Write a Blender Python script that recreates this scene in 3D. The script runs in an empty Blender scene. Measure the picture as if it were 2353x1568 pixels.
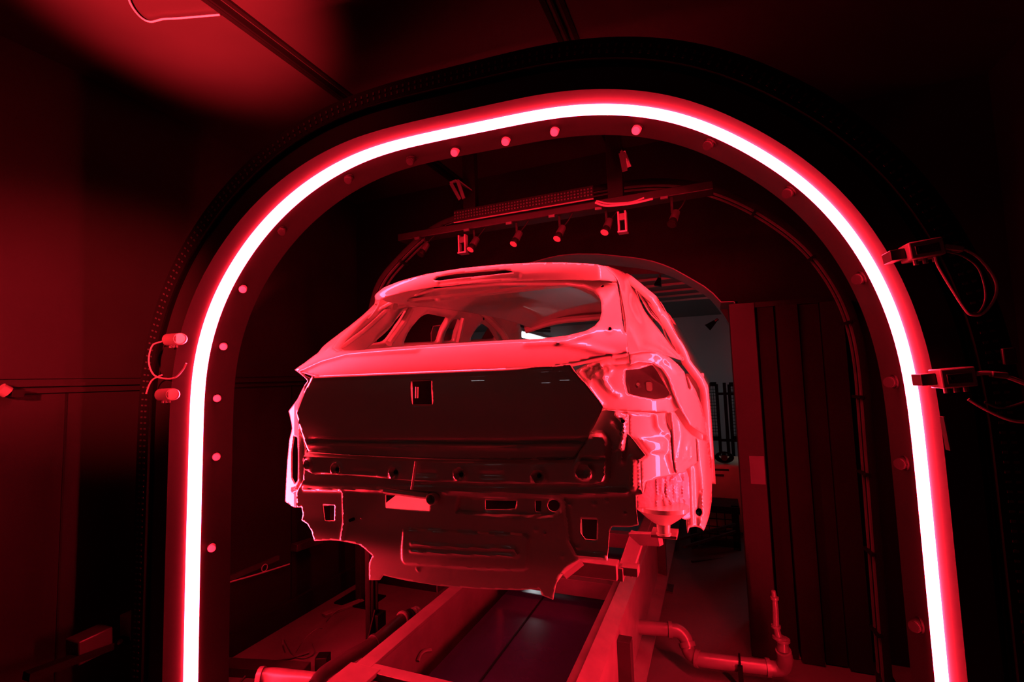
import bpy, bmesh, math, random
import numpy as np
from mathutils import Vector, Matrix
from mathutils.geometry import delaunay_2d_cdt
random.seed(4)
sc = bpy.context.scene
COL = sc.collection

# ------------------------------------------------------------------ camera
CAM = np.array([0.864, -1.730, 1.622])
YAW, PIT, ROL, FPX = 0.389, 0.078, -0.032, 1111.0
def cam_axes():
    cy, sy, cp, sp = math.cos(YAW), math.sin(YAW), math.cos(PIT), math.sin(PIT)
    f = np.array([-sy*cp, cy*cp, sp]); r = np.array([cy, sy, 0.0]); u = np.cross(r, f)
    cr, sr = math.cos(ROL), math.sin(ROL)
    return cr*r+sr*u, -sr*r+cr*u, f
CR, CU, CF = cam_axes()
cd = bpy.data.cameras.new('camera'); cam = bpy.data.objects.new('camera', cd); COL.objects.link(cam)
cd.sensor_width = 36; cd.lens = FPX/2353*36; cd.clip_start = .05; cd.clip_end = 100
M = Matrix((CR, CU, -CF)).transposed().to_4x4(); M.translation = Vector(CAM)
cam.matrix_world = M; sc.camera = cam
# ------------------------------------------------------------------ world, exposure, big lights
w = bpy.data.worlds.new('world'); sc.world = w; w.use_nodes = True
w.node_tree.nodes['Background'].inputs[0].default_value = (.9, .9, 1, 1)
w.node_tree.nodes['Background'].inputs[1].default_value = 0.0
sc.view_settings.view_transform = 'Standard'; sc.view_settings.look = 'None'
sc.view_settings.exposure = 0; sc.view_settings.gamma = 1; sc.view_settings.use_curve_mapping = False
LED_COL = (1.0, .0125, .031); LED_POW = 330.0
HALL_POW = 2.2       # far hall tubes
BACK_POW = 3.0       # tubes of the hall behind the photographer
def glow_spot(loc, target, power, size, label):      # unseen red spots added to make the ceiling and wall glow
    l = bpy.data.lights.new('fill_spot', 'SPOT'); l.color = (1, .02, .03); l.energy = power; l.spot_size = size; l.spot_blend = 1; l.shadow_soft_size = .08
    o = bpy.data.objects.new('fill_spot', l); COL.objects.link(o); o.location = loc
    o.rotation_euler = (Vector(target)-Vector(loc)).to_track_quat('-Z', 'Y').to_euler(); o['label'] = label; o['category'] = 'lamp'
glow_spot((.1, -2.5, .9), (-1.0, -.62, 3.2), 22000, .40, 'red spot added behind the photographer to make the glow on the upper left ceiling')
glow_spot((.2, -3.2, 2.2), (-1.94, -.30, 1.95), 7500, .42, 'red spot added behind the photographer to make the glow on the left wall')

# ------------------------------------------------------------------ helpers: rays into the place (metres)
def ray(px, py): return CR*(px-1176.5)/FPX - CU*(py-784)/FPX + CF
def PY(px, py, Y): d = ray(px, py); return CAM+d*(Y-CAM[1])/d[1]
def PX(px, py, X): d = ray(px, py); return CAM+d*(X-CAM[0])/d[0]
def PZ(px, py, Z): d = ray(px, py); return CAM+d*(Z-CAM[2])/d[2]
def mesh_obj(name, verts, faces, mat, parent=None, smooth=True, ang=35):
    me = bpy.data.meshes.new(name); me.from_pydata([tuple(map(float, v)) for v in verts], [], faces); me.update()
    o = bpy.data.objects.new(name, me); COL.objects.link(o)
    if mat: me.materials.append(mat)
    if smooth:
        me.polygons.foreach_set('use_smooth', [True]*len(me.polygons)); me.set_sharp_from_angle(angle=math.radians(ang))
    if parent: o.parent = parent; o.matrix_parent_inverse = Matrix.Translation(-parent.location)
    return o
class MB:
    def __init__(s): s.v = []; s.f = []
    def add(s, v, f): n = len(s.v); s.v += [tuple(map(float, q)) for q in v]; s.f += [tuple(i+n for i in q) for q in f]; return s
    def box(s, a, b):
        x0, y0, z0 = a; x1, y1, z1 = b
        return s.add([(x0,y0,z0),(x1,y0,z0),(x1,y1,z0),(x0,y1,z0),(x0,y0,z1),(x1,y0,z1),(x1,y1,z1),(x0,y1,z1)],
                     [(0,3,2,1),(4,5,6,7),(0,1,5,4),(1,2,6,5),(2,3,7,6),(3,0,4,7)])
    def bar(s, p, q, w, h, up=(0,0,1)):
        p, q = Vector(p), Vector(q); d = (q-p).normalized(); u = Vector(up)
        sd = d.cross(u)
        if sd.length < 1e-4: sd = d.cross(Vector((1, 0, 0)))
        sd.normalize(); u = sd.cross(d); V = []
        for c in (p, q):
            for i, j in ((-1,-1),(1,-1),(1,1),(-1,1)): V.append(c+sd*i*w/2+u*j*h/2)
        return s.add(V, [(0,1,2,3),(7,6,5,4),(0,4,5,1),(1,5,6,2),(2,6,7,3),(3,7,4,0)])
    def tube(s, pts, r, n=12, cap=True, rs=None):
        pts = [Vector(p) for p in pts]; V = []; F = []; pu = None
        for i, p in enumerate(pts):
            d = (pts[min(i+1, len(pts)-1)]-pts[max(i-1, 0)]).normalized()
            if pu is None:
                pu = d.orthogonal().normalized()
            pu = (pu-d*pu.dot(d)).normalized(); sd = d.cross(pu); rr = rs[i] if rs else r
            for k in range(n):
                a = 2*math.pi*k/n; V.append(p+(pu*math.cos(a)+sd*math.sin(a))*rr)
        for i in range(len(pts)-1):
            for k in range(n): a = i*n+k; b = i*n+(k+1) % n; F.append((a, b, b+n, a+n))
        if cap: F.append(tuple(range(n))[::-1]); F.append(tuple(len(V)-n+k for k in range(n)))
        return s.add(V, F)
    def build(s, name, mat, parent=None, smooth=True, bevel=0):
        o = mesh_obj(name, s.v, s.f, mat, parent, smooth)
        bm = bmesh.new(); bm.from_mesh(o.data); bmesh.ops.recalc_face_normals(bm, faces=bm.faces); bm.to_mesh(o.data); bm.free()
        if bevel:
            m = o.modifiers.new('bevel', 'BEVEL'); m.width = bevel; m.segments = 2; m.limit_method = 'ANGLE'; m.angle_limit = .6
        return o
def tag(o, label=None, cat=None, group=None, kind=None):
    if label: o['label'] = label
    if cat: o['category'] = cat
    if group: o['group'] = group
    if kind: o['kind'] = kind
    return o
def empty(name, loc, label, cat, group=None):
    o = bpy.data.objects.new(name, None); COL.objects.link(o); o.location = tuple(map(float, loc)); o.empty_display_size = .1
    return tag(o, label, cat, group)
def spline(pts, n=8):
    P = [np.array(p, float) for p in pts]; P = [2*P[0]-P[1]]+P+[2*P[-1]-P[-2]]; out = []
    for i in range(1, len(P)-2):
        a, b, c, d = P[i-1:i+3]
        for k in range(n):
            t = k/n; out.append(.5*(2*b+(c-a)*t+(2*a-5*b+4*c-d)*t*t+(3*b-3*c+d-a)*t**3))
    out.append(P[-2]); return out
def copy_tree(o, parent=None):
    c = o.copy(); COL.objects.link(c)
    if parent is not None: c.parent = parent; c.matrix_parent_inverse = o.matrix_parent_inverse.copy()
    for ch in list(o.children): copy_tree(ch, c)
    return c

# ------------------------------------------------------------------ materials
def mat(name, col, rough=.5, metal=0, coat=0, noise=0, nscale=8, spec=.5, bump=0, bscale=60, crough=.03):
    m = bpy.data.materials.new(name); m.use_nodes = True; nt = m.node_tree; b = nt.nodes['Principled BSDF']
    b.inputs['Base Color'].default_value = (*col, 1); b.inputs['Roughness'].default_value = rough
    b.inputs['Metallic'].default_value = metal; b.inputs['Coat Weight'].default_value = coat
    b.inputs['Coat Roughness'].default_value = crough; b.inputs['Specular IOR Level'].default_value = spec
    tc = nt.nodes.new('ShaderNodeTexCoord')
    if noise:
        n = nt.nodes.new('ShaderNodeTexNoise'); n.inputs['Scale'].default_value = nscale; n.inputs['Detail'].default_value = 6
        nt.links.new(tc.outputs['Object'], n.inputs['Vector'])
        r = nt.nodes.new('ShaderNodeValToRGB'); r.color_ramp.elements[0].position = .3; r.color_ramp.elements[1].position = .75
        r.color_ramp.elements[0].color = (*[c*(1-noise) for c in col], 1); r.color_ramp.elements[1].color = (*[min(1, c*(1+noise)) for c in col], 1)
        nt.links.new(n.outputs['Fac'], r.inputs[0]); nt.links.new(r.outputs[0], b.inputs['Base Color'])
    if bump:
        n = nt.nodes.new('ShaderNodeTexNoise'); n.inputs['Scale'].default_value = bscale
        nt.links.new(tc.outputs['Object'], n.inputs['Vector'])
        q = nt.nodes.new('ShaderNodeBump'); q.inputs['Strength'].default_value = bump; q.inputs['Distance'].default_value = .01
        nt.links.new(n.outputs['Fac'], q.inputs['Height']); nt.links.new(q.outputs[0], b.inputs['Normal'])
    return m
def emis(name, col, st):
    m = bpy.data.materials.new(name); m.use_nodes = True; nt = m.node_tree; nt.nodes.clear()
    e = nt.nodes.new('ShaderNodeEmission'); e.inputs[0].default_value = (*col, 1); e.inputs[1].default_value = st
    o = nt.nodes.new('ShaderNodeOutputMaterial'); nt.links.new(e.outputs[0], o.inputs[0]); return m
PAINT = mat('car_paint', (.34, .56, .37), .42, .15, 1, crough=.02, noise=.03, nscale=3)
SEAL = mat('sealed_metal', (.42, .52, .43), .45, .0, .5, bump=.5, bscale=30)
BLACK = mat('black_powder_coat', (.002, .002, .002), .5, spec=.12, noise=.3)
ARCHM = mat('arch_sheet', (.0065, .0055, .006), .5, spec=.2, noise=.2, nscale=5)
WALLM = mat('booth_wall_panel', (.006, .0053, .0056), .55, spec=.15, noise=.25, nscale=2)
WALLD = mat('dark_booth_panel', (.004, .0035, .004), .8, spec=.12, noise=.3, nscale=3)
CEILM = mat('booth_ceiling_panel', (.010, .009, .0095), .45, noise=.2, nscale=1.5)
FLOORM = mat('coated_floor', (.075, .068, .07), .5, noise=.25, nscale=2.5, bump=.08, bscale=25)
STEEL = mat('painted_steel', (.11, .10, .10), .45, noise=.2, nscale=10)
STEELD = mat('dark_steel', (.018, .016, .017), .4, noise=.3, nscale=8)
PIPEM = mat('pipe_plastic', (.10, .09, .09), .3, noise=.15, nscale=9)
BELTM = mat('glossy_belt', (.02, .012, .07), .16, noise=.2, nscale=3)  # blue in the base colour stands in for bluish light on the sheet
BEAMM = mat('beam_coat', (.0045, .004, .0042), .45, spec=.2, noise=.3)
RAILM = mat('rail_metal', (.05, .045, .047), .35, noise=.2)
PLATEM = mat('shaded_paint', (.10, .12, .10), .35, 0, 1)  # car paint darkened, shade of the lamp recess put into the colour
SHELL = mat('sensor_shell', (.16, .15, .15), .4, coat=.3)
LENSM = mat('lit_lens', (.25, .23, .23), .3, coat=.5)  # pale colour for lenses drawn as lit; unlit ones get black
ALU = mat('aluminium', (.14, .13, .14), .35, .6, noise=.1)
CABLE = mat('cable_sheath', (.22, .20, .21), .4)
CABLED = mat('dark_cable', (.05, .045, .05), .4)
HALLW = mat('hall_wall', (.42, .41, .42), .8, noise=.08, nscale=1)
HALLC = mat('hall_ceiling', (.20, .20, .19), .8, noise=.1, nscale=1)
HALLP = mat('hall_pipe', (.6, .6, .58), .5)
TANKM = mat('cream_tank', (.62, .58, .42), .5, noise=.2, nscale=4)
CLOTH = mat('dark_cloth', (.03, .03, .035), .8)
SKIN = mat('skin', (.5, .32, .25), .5)
LEDM = emis('led_glow', LED_COL, LED_POW)
TUBEM = emis('hall_tube', (.88, .95, 1), 9)
BTUBE = emis('back_tube', (.85, .92, 1), 7)

# ------------------------------------------------------------------ the room
def struct(name, mb, m, label=None, **k):
    o = mb.build(name, m, None, smooth=False, **k); o['kind'] = 'structure'
    if label: tag(o, label)
    return o
XL, XR, CEZ = -1.94, 2.35, 3.2
struct('floor', MB().box((-9, -9, -.1), (9, 16, 0)), FLOORM, 'red lit coated concrete floor under the conveyor')
struct('wall_left', MB().box((XL-.1, -2.0, 0), (XL, 1.95, CEZ)), WALLM, 'dark panelled booth wall beyond the left leg of the glowing arch')
struct('wall_right', MB().box((XR, -2.0, 0), (XR+.1, 1.95, CEZ)), WALLD, 'near black booth wall at the right edge')
struct('ceiling', MB().box((XL-.1, -2.0, CEZ), (XR+.1, 1.95, CEZ+.1)), CEILM, 'dark glossy panelled booth ceiling with two seams')
# seam profiles between ceiling panels
def seam(name, x, label):
    mb = MB()
    mb.box((x-.035, -1.99, CEZ-.012), (x-.012, 1.6, CEZ+.0)); mb.box((x+.012, -1.99, CEZ-.03), (x+.022, 1.6, CEZ+.0)); mb.box((x+.04, -1.99, CEZ-.012), (x+.06, 1.6, CEZ))
    return struct(name, mb, BLACK, label)
seam('trim_1', -.92, 'black double seam profile running along the ceiling left of centre')
seam('trim_2', .325, 'faint dark seam profile at the top centre of the ceiling')
tz = 1.66
mb = MB(); mb.box((XL, -1.99, tz-.035), (XL+.018, 1.6, tz-.02)); mb.box((XL, -1.99, tz-.005), (XL+.022, 1.6, tz+.012)); mb.box((XL, -1.99, tz+.03), (XL+.012, 1.6, tz+.04))
struct('trim_3', mb, WALLM, 'horizontal joint profile along the left booth wall at half height')
mb = MB()
for y in (-1.35, -.42, .9): mb.box((XL, y-.004, 0), (XL+.003, y+.004, tz-.035))
struct('trim_4', mb, BLACK, 'thin vertical panel joints on the lower left booth wall')
struct('baseboard_left', MB().box((XL, -1.99, 0), (XL+.03, 1.6, .14)), WALLD, 'low dark skirting at the foot of the left booth wall')

def resample(P, n):
    P = np.array(P, float); L = np.r_[0, np.cumsum(np.linalg.norm(np.diff(P, axis=0), axis=1))]; t = np.linspace(0, L[-1], n)
    return np.stack([np.interp(t, L, P[:, i]) for i in range(3)], 1)
# far booth wall with an arched opening; front wall of the booth
def arch_curve(hw, h1, rx, rz, x0, z0=0, n=16, ex=2.0):
    A = [(x0-hw, z0), (x0-hw, h1)]
    for k in range(1, n+1):
        a = math.pi/2*k/n; A.append((x0-hw+rx-rx*math.cos(a)**(2/ex) if k < n else x0-hw+rx, h1+rz*math.sin(a)**(2/ex)))
    B = [(2*x0-x, z) for x, z in A[::-1]]
    return A+B
def wall_with_arch(name, y, x0, x1, zt, curve, m, thick, label):
    # outline ring: build as CDT between rectangle and arch
    rect = [(x0, 0), (x0, zt), (x1, zt), (x1, 0)]
    poly = [rect[0], rect[1], rect[2], rect[3]]+[(a, b) for a, b in curve[::-1]]
    pts = [Vector(p) for p in poly]; n = len(pts)
    vs, es, fs, *_ = delaunay_2d_cdt(pts, [(i, (i+1) % n) for i in range(n)], [], 1, 1e-6)
    V = [(v.x, y, v.y) for v in vs]; N = len(V); V += [(v.x, y+thick, v.y) for v in vs]
    F = [tuple(f) for f in fs]+[tuple(i+N for i in f)[::-1] for f in fs]
    from collections import Counter
    c = Counter(); 
    for f in fs:
        for i in range(len(f)): c[tuple(sorted((f[i], f[(i+1) % len(f)])))] += 1
    for (a, b), k in c.items():
        if k == 1: F.append((a, b, b+N, a+N))
    o = MB().add(V, F).build(name, m, None, smooth=True); o['kind'] = 'structure'; tag(o, label); return o
WY = 1.60
_r = [(1.03, 0), (1.03, 1.0), (1.04, 2.062), (.945, 2.066), (.925, 2.10), (.86, 2.17), (.74, 2.262), (.66, 2.32), (.562, 2.372), (.44, 2.415), (.315, 2.444), (.185, 2.475), (0, 2.50), (-.08, 2.503)]
aw = [(-.16-x, z) for x, z in _r[:-1]]+_r[::-1]
wall_with_arch('wall_back', WY, XL, XR, CEZ, aw, WALLD, .35, 'dark booth end wall with an arched exit behind the car')
_p = [np.array([x, WY+.175, z]) for x, z in resample([(a, b, 0) for a, b in aw], 90)[:, :2]]
LIT_EDGE = _p

# ------------------------------------------------------------------ the glowing arch
TP = math.tan(.096)
L1 = [(445,1300),(451.5,1044),(455.5,891),(464,815),(498,700),(540,619),(600,532),(680,452),(760,396),(850,352),(950,326),(1050,305),(1160,283),(1260,261),(1330,252),(1400,250.5),(1475,254),(1552,267),(1632,296),(1739,351),(1819,402),(1899,470),(1980,574),(2028,663),(2057,734),(2078,803),(2093,879),(2104,982),(2120.5,1145),(2140.5,1355)]
def on_ring(px, py):
    d = ray(px, py); n = np.array([-TP, 1, 0]); t = -(CAM@n)/(d@n); return CAM+d*t
rp = [on_ring(*a) for a in L1]
rp = [np.array([rp[0][0]-.0, 0, 0.0]), np.array([rp[0][0], 0, .5])]+rp+[np.array([rp[-1][0]+.0, 0, .5]), np.array([rp[-1][0], 0, 0.0])]
for q in rp: q[1] = q[0]*TP
S = np.array(spline(rp, 12))
# resample evenly and smooth
def _unused(P, n):
    P = np.array(P); L = np.r_[0, np.cumsum(np.linalg.norm(np.diff(P, axis=0), axis=1))]; t = np.linspace(0, L[-1], n)
    return np.stack([np.interp(t, L, P[:, i]) for i in range(3)], 1)
S = resample(S, 300)
for _ in range(60):
    S[1:-1] = .25*S[:-2]+.5*S[1:-1]+.25*S[2:]
AX = np.array([-math.sin(.096), math.cos(.096), 0.0])       # the arch's own depth axis
def sweep(path, prof, name, m, parent, closed=True, ax=AX, smooth=True, ang=35, ends=True):
    """prof: (outward, depth) pairs swept along the arch path"""
    n = len(path); V = []; F = []; k = len(prof)
    cen = np.array([0, 0, 1.3])
    for i in range(n):
        t = path[min(i+1, n-1)]-path[max(i-1, 0)]; t /= np.linalg.norm(t); o = np.cross(t, ax); o /= np.linalg.norm(o)
        if o@(path[i]-cen) < 0: o = -o
        for a, b in prof: V.append(path[i]+o*a+ax*b)
    for i in range(n-1):
        for j in range(k if closed else k-1):
            a = i*k+j; b = i*k+(j+1) % k; F.append((a, b, b+k, a+k))
    if closed and ends: F.append(tuple(range(k))); F.append(tuple((n-1)*k+j for j in range(k))[::-1])
    mb = MB().add(V, F)
    return mb.build(name, m, parent, smooth=smooth)
def ring_frame(i, path=S, ax=AX):
    n = len(path); t = path[min(i+1, n-1)]-path[max(i-1, 0)]; t /= np.linalg.norm(t); o = np.cross(t, ax); o /= np.linalg.norm(o)
    if o@(path[i]-np.array([0, 0, 1.3])) < 0: o = -o
    return path[i], t, o
arch = empty('light_arch', (0, 0, 0), 'large black arch with a white hot red glowing strip spanning the whole view', 'arch')
# profile: black folded sheet: soffit facing the car, front flange, outer skin
OUT = .006
sweep(S, [(OUT, -.135), (OUT, .21), (OUT+.05, .21), (OUT+.05, .235), (OUT+.20, .235), (OUT+.20, -.12), (OUT+.10, -.12), (OUT+.08, -.135)], 'arch_frame', ARCHM, arch)
sweep(S, [(OUT, -.036), (.0, -.033), (-.001, 0), (.0, .033), (OUT, .036)], 'light_strip', LEDM, arch)
# slotted cable tray running along the front of the arch
V = []; 
tray = sweep(S[:, :], [(OUT+.105, -.15), (OUT+.175, -.15), (OUT+.175, -.121), (OUT+.168, -.121), (OUT+.168, -.143), (OUT+.112, -.143), (OUT+.112, -.121), (OUT+.105, -.121)], 'cable_tray', BLACK, arch)
mbt = MB()
Sd = resample(S, 560)
for i in range(4, 556, 2):
    c, t, o = ring_frame(i, Sd)
    for a in (.128, .150):
        q = c+o*(OUT+a)+AX*(-.1505); s1 = t*.0035; s2 = o*.006
        mbt.add([q-s1-s2, q+s1-s2, q+s1+s2, q-s1+s2, q-s1-s2-AX*.002, q+s1-s2-AX*.002, q+s1+s2-AX*.002, q-s1+s2-AX*.002], [(4,5,6,7),(0,1,5,4),(1,2,6,5),(2,3,7,6),(3,0,4,7)])
sl = mbt.build('tray_rib', STEELD, arch, smooth=False); sl['kind'] = 'stuff'
o = sweep(np.array(LIT_EDGE), [(-.004, -.178), (-.004, .18), (.003, .18), (.003, -.178)], 'trim_7', STEEL, None, ax=np.array([0, 1.0, 0])); o['kind'] = 'structure'; tag(o, 'paler strip added on the inner edge of the arched exit to look lit')  # brighter steel strip added so the soffit reads as lit
# ------------------------------------------------------------------ small cameras in the arch
def lens_cam(px, py, label, face=True, r=.018):
    # find the soffit point nearest to this view ray
    best = None
    for i in range(2, len(S)-2, 1):
        c, t, o = ring_frame(i); c = c+AX*.115+o*OUT
        d = c-CAM; z = d@CF; x = 1176.5+FPX*(d@CR)/z; y = 784-FPX*(d@CU)/z; e = (x-px)**2+(y-py)**2
        if best is None or e < best[0]: best = (e, i, c, t, o)
    e, i, c, t, o = best
    # slide along the depth axis so that it sits where the photo shows it
    bb = None
    for k in np.linspace(-.04, .18, 45):
        q = c+AX*k*.6; d = q-CAM; z = d@CF; ee = (1176.5+FPX*(d@CR)/z-px)**2+(784-FPX*(d@CU)/z-py)**2
        if bb is None or ee < bb[0]: bb = (ee, q)
    c = bb[1]; ax = -o*.75-AX*.66; ax /= np.linalg.norm(ax)
    th = empty('inspection_camera', c, label, 'camera', 'small round cameras set into the inside of the glowing arch')
    MB().tube([c+o*.003, c-o*.006], r*1.35, 20).build('mount_ring', BLACK, th)
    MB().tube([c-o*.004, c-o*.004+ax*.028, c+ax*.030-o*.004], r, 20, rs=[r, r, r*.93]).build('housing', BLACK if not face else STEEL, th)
    MB().tube([c-o*.004+ax*.0301, c-o*.004+ax*.033], r*.86, 20).build('lens', LENSM if face else BLACK, th)  # lens and housing colour carry whether the camera looks lit
    return th
LN = [((559,657),'round pink camera lens on the left leg of the arch, highest on the leg'),
 ((512,797),'round pink camera lens on the left leg beside the upper cable loop'),
 ((497,910),'round pink camera lens on the left leg just below the wall joint'),
 ((496,1051),'round pink camera lens on the left leg, second from the bottom'),
 ((485,1257),'round pink camera lens lowest on the left leg of the arch'),
 ((1045,345),'round pink camera lens under the arch top, leftmost of the three lit ones together'),
 ((1158,322),'round pink camera lens under the arch top, middle of the three lit ones together'),
 ((1271,298),'round pink camera lens under the arch top, rightmost of the three lit ones together'),
 ((1461,292),'round pink camera lens under the arch crown right of the three together')]
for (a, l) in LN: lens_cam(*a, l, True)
LD = [((943,366),'dark ringed camera lens under the arch top, left of the lit row'),
 ((801,409),'dark ringed camera lens under the upper left bend of the arch'),
 ((645,515),'faint dark camera lens on the left bend of the arch, the lowest of the bend'),
 ((1637,322),'dark camera with one bright glint on the right bend of the arch'),
 ((1820,430),'dim camera lens on the right bend of the arch, halfway down'),
 ((1981,635),'dark ringed camera lens where the right bend meets the leg'),
 ((2057,868),'dull red camera lens on the right leg beside the grey sensor box'),
 ((2079,1070),'dull red camera lens on the right leg in the middle of its height'),
 ((2122,1430),'dark camera low on the right leg of the arch')]
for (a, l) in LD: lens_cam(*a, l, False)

# sensor boxes outside the arch with their plugs and cable loops
def on_front(px, py, k=-.16):
    d = ray(px, py); n = np.array([-TP, 1, 0]); p0 = AX*k; t = ((p0-CAM)@n)/(d@n); return CAM+d*t
def frontpath(pts, k=-.2): return [on_front(x, y, k) for x, y in pts]
def sensor(px, py, wpx, hpx, rot, label, arm):
    c = on_front(px, py, -.175); z = (c-CAM)@CF; W = wpx*z/FPX; H = hpx*z/FPX
    X = np.array([math.cos(.096), math.sin(.096), 0]); Z = np.array([0, 0, 1.0]); a = math.radians(rot)
    x2 = X*math.cos(a)+Z*math.sin(a); z2 = -X*math.sin(a)+Z*math.cos(a)
    th = empty('sensor_box', c, label, 'sensor', 'sensor boxes bolted to the outside of the arch')
    def bx(cx, cz, w_, h_, d0, d1):
        V = [c+x2*(cx+i*w_/2)+z2*(cz+j*h_/2)+AX*d for d in (d0, d1) for i, j in ((-1,-1),(1,-1),(1,1),(-1,1))]
        return MB().add(V, [(0,1,2,3),(7,6,5,4),(0,4,5,1),(1,5,6,2),(2,6,7,3),(3,7,4,0)])
    bx(0, 0, W, H, -.035, .03).build('housing', SHELL, th, bevel=.004)
    bx(0, -.002, W*.7, H*.5, -.038, -.035).build('label_plate', STEELD, th, bevel=.001)
    bx(-W*.22, 0, W*.1, W*.1, -.040, -.038).build('screw', BLACK, th)
    if arm: bx(arm*W*.72, 0, W*.45, H*.62, -.01, .045).build('bracket', STEELD, th, bevel=.002)
    for i in (-.28, 0, .28):
        q = c+x2*W*i-z2*(H*.5+.006)-AX*.01; MB().tube([q+z2*.008, q-z2*.008], .0065, 10).build('connector', ALU, th)
    return th, W, H
sensor(2116, 577, 66, 40, 6, 'grey sensor box high outside the right leg of the arch', -1)
sensor(2187, 868, 66, 44, 4, 'grey sensor box outside the right leg near mid height', -1)
def cyl_sensor(px, py, label):
    c = on_front(px, py, -.17); z = (c-CAM)@CF; k = z/FPX; X = np.array([math.cos(.096), math.sin(.096), 0])
    th = empty('sensor_box', c, label, 'sensor', 'sensor boxes bolted to the outside of the arch')
    a = c-X*28*k; b = c+X*14*k
    MB().tube([a, a+X*.004, b], 14*k, 18, rs=[12*k, 14*k, 14*k]).build('housing', PIPEM, th)
    MB().tube([b, b+X*5*k-AX*6*k], 13*k, 18).build('end_cap', SHELL, th)
    MB().tube([b+X*5*k-AX*6*k, b+X*6*k-AX*7.5*k], 11*k, 18).build('lens', LENSM, th)
    for i in (-18, -8, 2):
        q = c+X*i*k-np.array([0,0,1])*14*k; MB().tube([q, q-np.array([0,0,1])*5*k], 2.5*k, 8).build('connector', ALU, th)
cyl_sensor(405, 780, 'round bodied sensor outside the left leg above the cable loop')
cyl_sensor(388, 907, 'round bodied sensor outside the left leg level with the wall joint')
def cable(pts, r, m, label, name='cable', n=8, group=None):
    o = MB().tube([Vector(p) for p in spline(pts, n)], r, 8).build(name, m); tag(o, label, 'cable', group); return o
cable(frontpath([(372,785),(350,795),(342,830),(352,860),(375,870),(402,868),(420,850),(428,835)]), .0035, CABLE, 'thin red lit cable looped below the upper left sensor')
cable(frontpath([(372,862),(352,872),(343,885),(336,905)]), .0035, CABLE, 'short cable hooked down to the lower left sensor')
cable(frontpath([(2165,575),(2195,568),(2245,590),(2285,640),(2288,680),(2262,718),(2235,724),(2215,708),(2160,620),(2148,590)]), .0035, CABLE, 'thick cable loop hanging from the upper right sensor, outer loop')
cable(frontpath([(2175,578),(2215,590),(2250,620),(2265,680),(2250,718),(2225,720)]), .0028, CABLED, 'thin dark cable inside the upper right cable loop')
cable(frontpath([(2225,918),(2262,940),(2310,962),(2350,970),(2400,965)]), .004, CABLE, 'cable drooping off the right edge below the lower right sensor')
cable(frontpath([(2262,925),(2300,938),(2353,925),(2400,905)]), .003, CABLED, 'thin upper cable drooping off the right edge')
cable(frontpath([(2225,866),(2255,858),(2290,860),(2330,872),(2400,900)]), .006, CABLE, 'pink cable plug running right from the lower right sensor')
for (a, b, l) in (((2168,568),(2212,574),'pale cable plug beside the upper right sensor'), ((2276,860),(2314,864),'pale cable plug beside the lower right sensor')):
    o = MB().bar(on_front(*a, -.2), on_front(*b, -.2), .018, .016).build('cable_plug', STEEL, None, bevel=.003); tag(o, l, 'plug')
o = MB().bar(on_front(2312,800,-.15), on_front(2318,838,-.15), .022, .03).build('cable_clamp', STEELD, None, bevel=.003); tag(o, 'small clamp with a lit edge at the right edge of the picture', 'clamp')
q = [on_front(2165,958,-.172), on_front(2180,1035,-.172)]
o = MB().bar(q[0], q[1], .022, .004).build('type_plate', STEELD); tag(o, 'narrow type plate on the outer right leg of the arch', 'plate')

# ------------------------------------------------------------------ second, unlit arch
L2 = [(2019,1500),(1981,1000),(1966,821),(1940,714),(1902,643),(1865,592),(1816,545),(1723,484),(1637,447),(1552,430),(1473,431),(1378,444),(1200,481),(1031,518),(949,578),(913,618),(878,660)]
Y2 = .93
def on_r2(px, py):
    d = ray(px, py); n = np.array([-TP, 1, 0]); p0 = np.array([0, Y2, 0]); t = ((p0-CAM)@n)/(d@n); return CAM+d*t
r2 = [on_r2(*a) for a in L2]
r2 = [np.array([r2[0][0], 0, .0])]+r2+[np.array([r2[-1][0]-.07, 0, r2[-1][2]-.35]), np.array([r2[-1][0]-.08, 0, 1.2]), np.array([r2[-1][0]-.08, 0, 0.0])]
for q in r2: q[1] = Y2+q[0]*TP
S2 = resample(spline(r2, 12), 220)
for _ in range(12): S2[1:-1] = .25*S2[:-2]+.5*S2[1:-1]+.25*S2[2:]
arch2 = empty('inner_arch', (0, Y2, 0), 'second thinner arch of unlit grooved profile behind the car tail', 'arch')
sweep(S2, [(0, -.045), (.012, -.045), (.012, -.02), (.006, -.015), (.006, .015), (.012, .02), (.012, .045), (0, .045), (.02, .05), (.03, .05), (.03, -.05), (.02, -.05)], 'arch_profile', BLACK, arch2)
sweep(S2, [(-.004, -.034), (-.004, -.016), (.003, -.016), (.003, -.034)], 'light_rail', RAILM, arch2)
sweep(S2, [(-.004, .018), (-.004, .032), (.003, .032), (.003, .018)], 'light_rail', RAILM, arch2)
for i in range(12, 210, 11):
    c, t, o = ring_frame(i, S2)
    MB().bar(c-o*.006-AX*.05, c-o*.006+AX*.05, .014, .02, up=o).build('clip', BLACK, arch2)
for x, l in ((S2[0][0], 1), (S2[-1][0], -1)):
    mb = MB(); y = Y2+x*TP; mb.box((x-.09, y-.13, 0), (x+.13, y+.15, .012)); mb.bar((x+.02, y-.1, .01), (x+.02, y, .22), .012, .05); mb.box((x-.01, y-.03, .01), (x+.05, y+.05, .2))
    mb.build('foot_plate', BLACK, arch2, bevel=.003)

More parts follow.
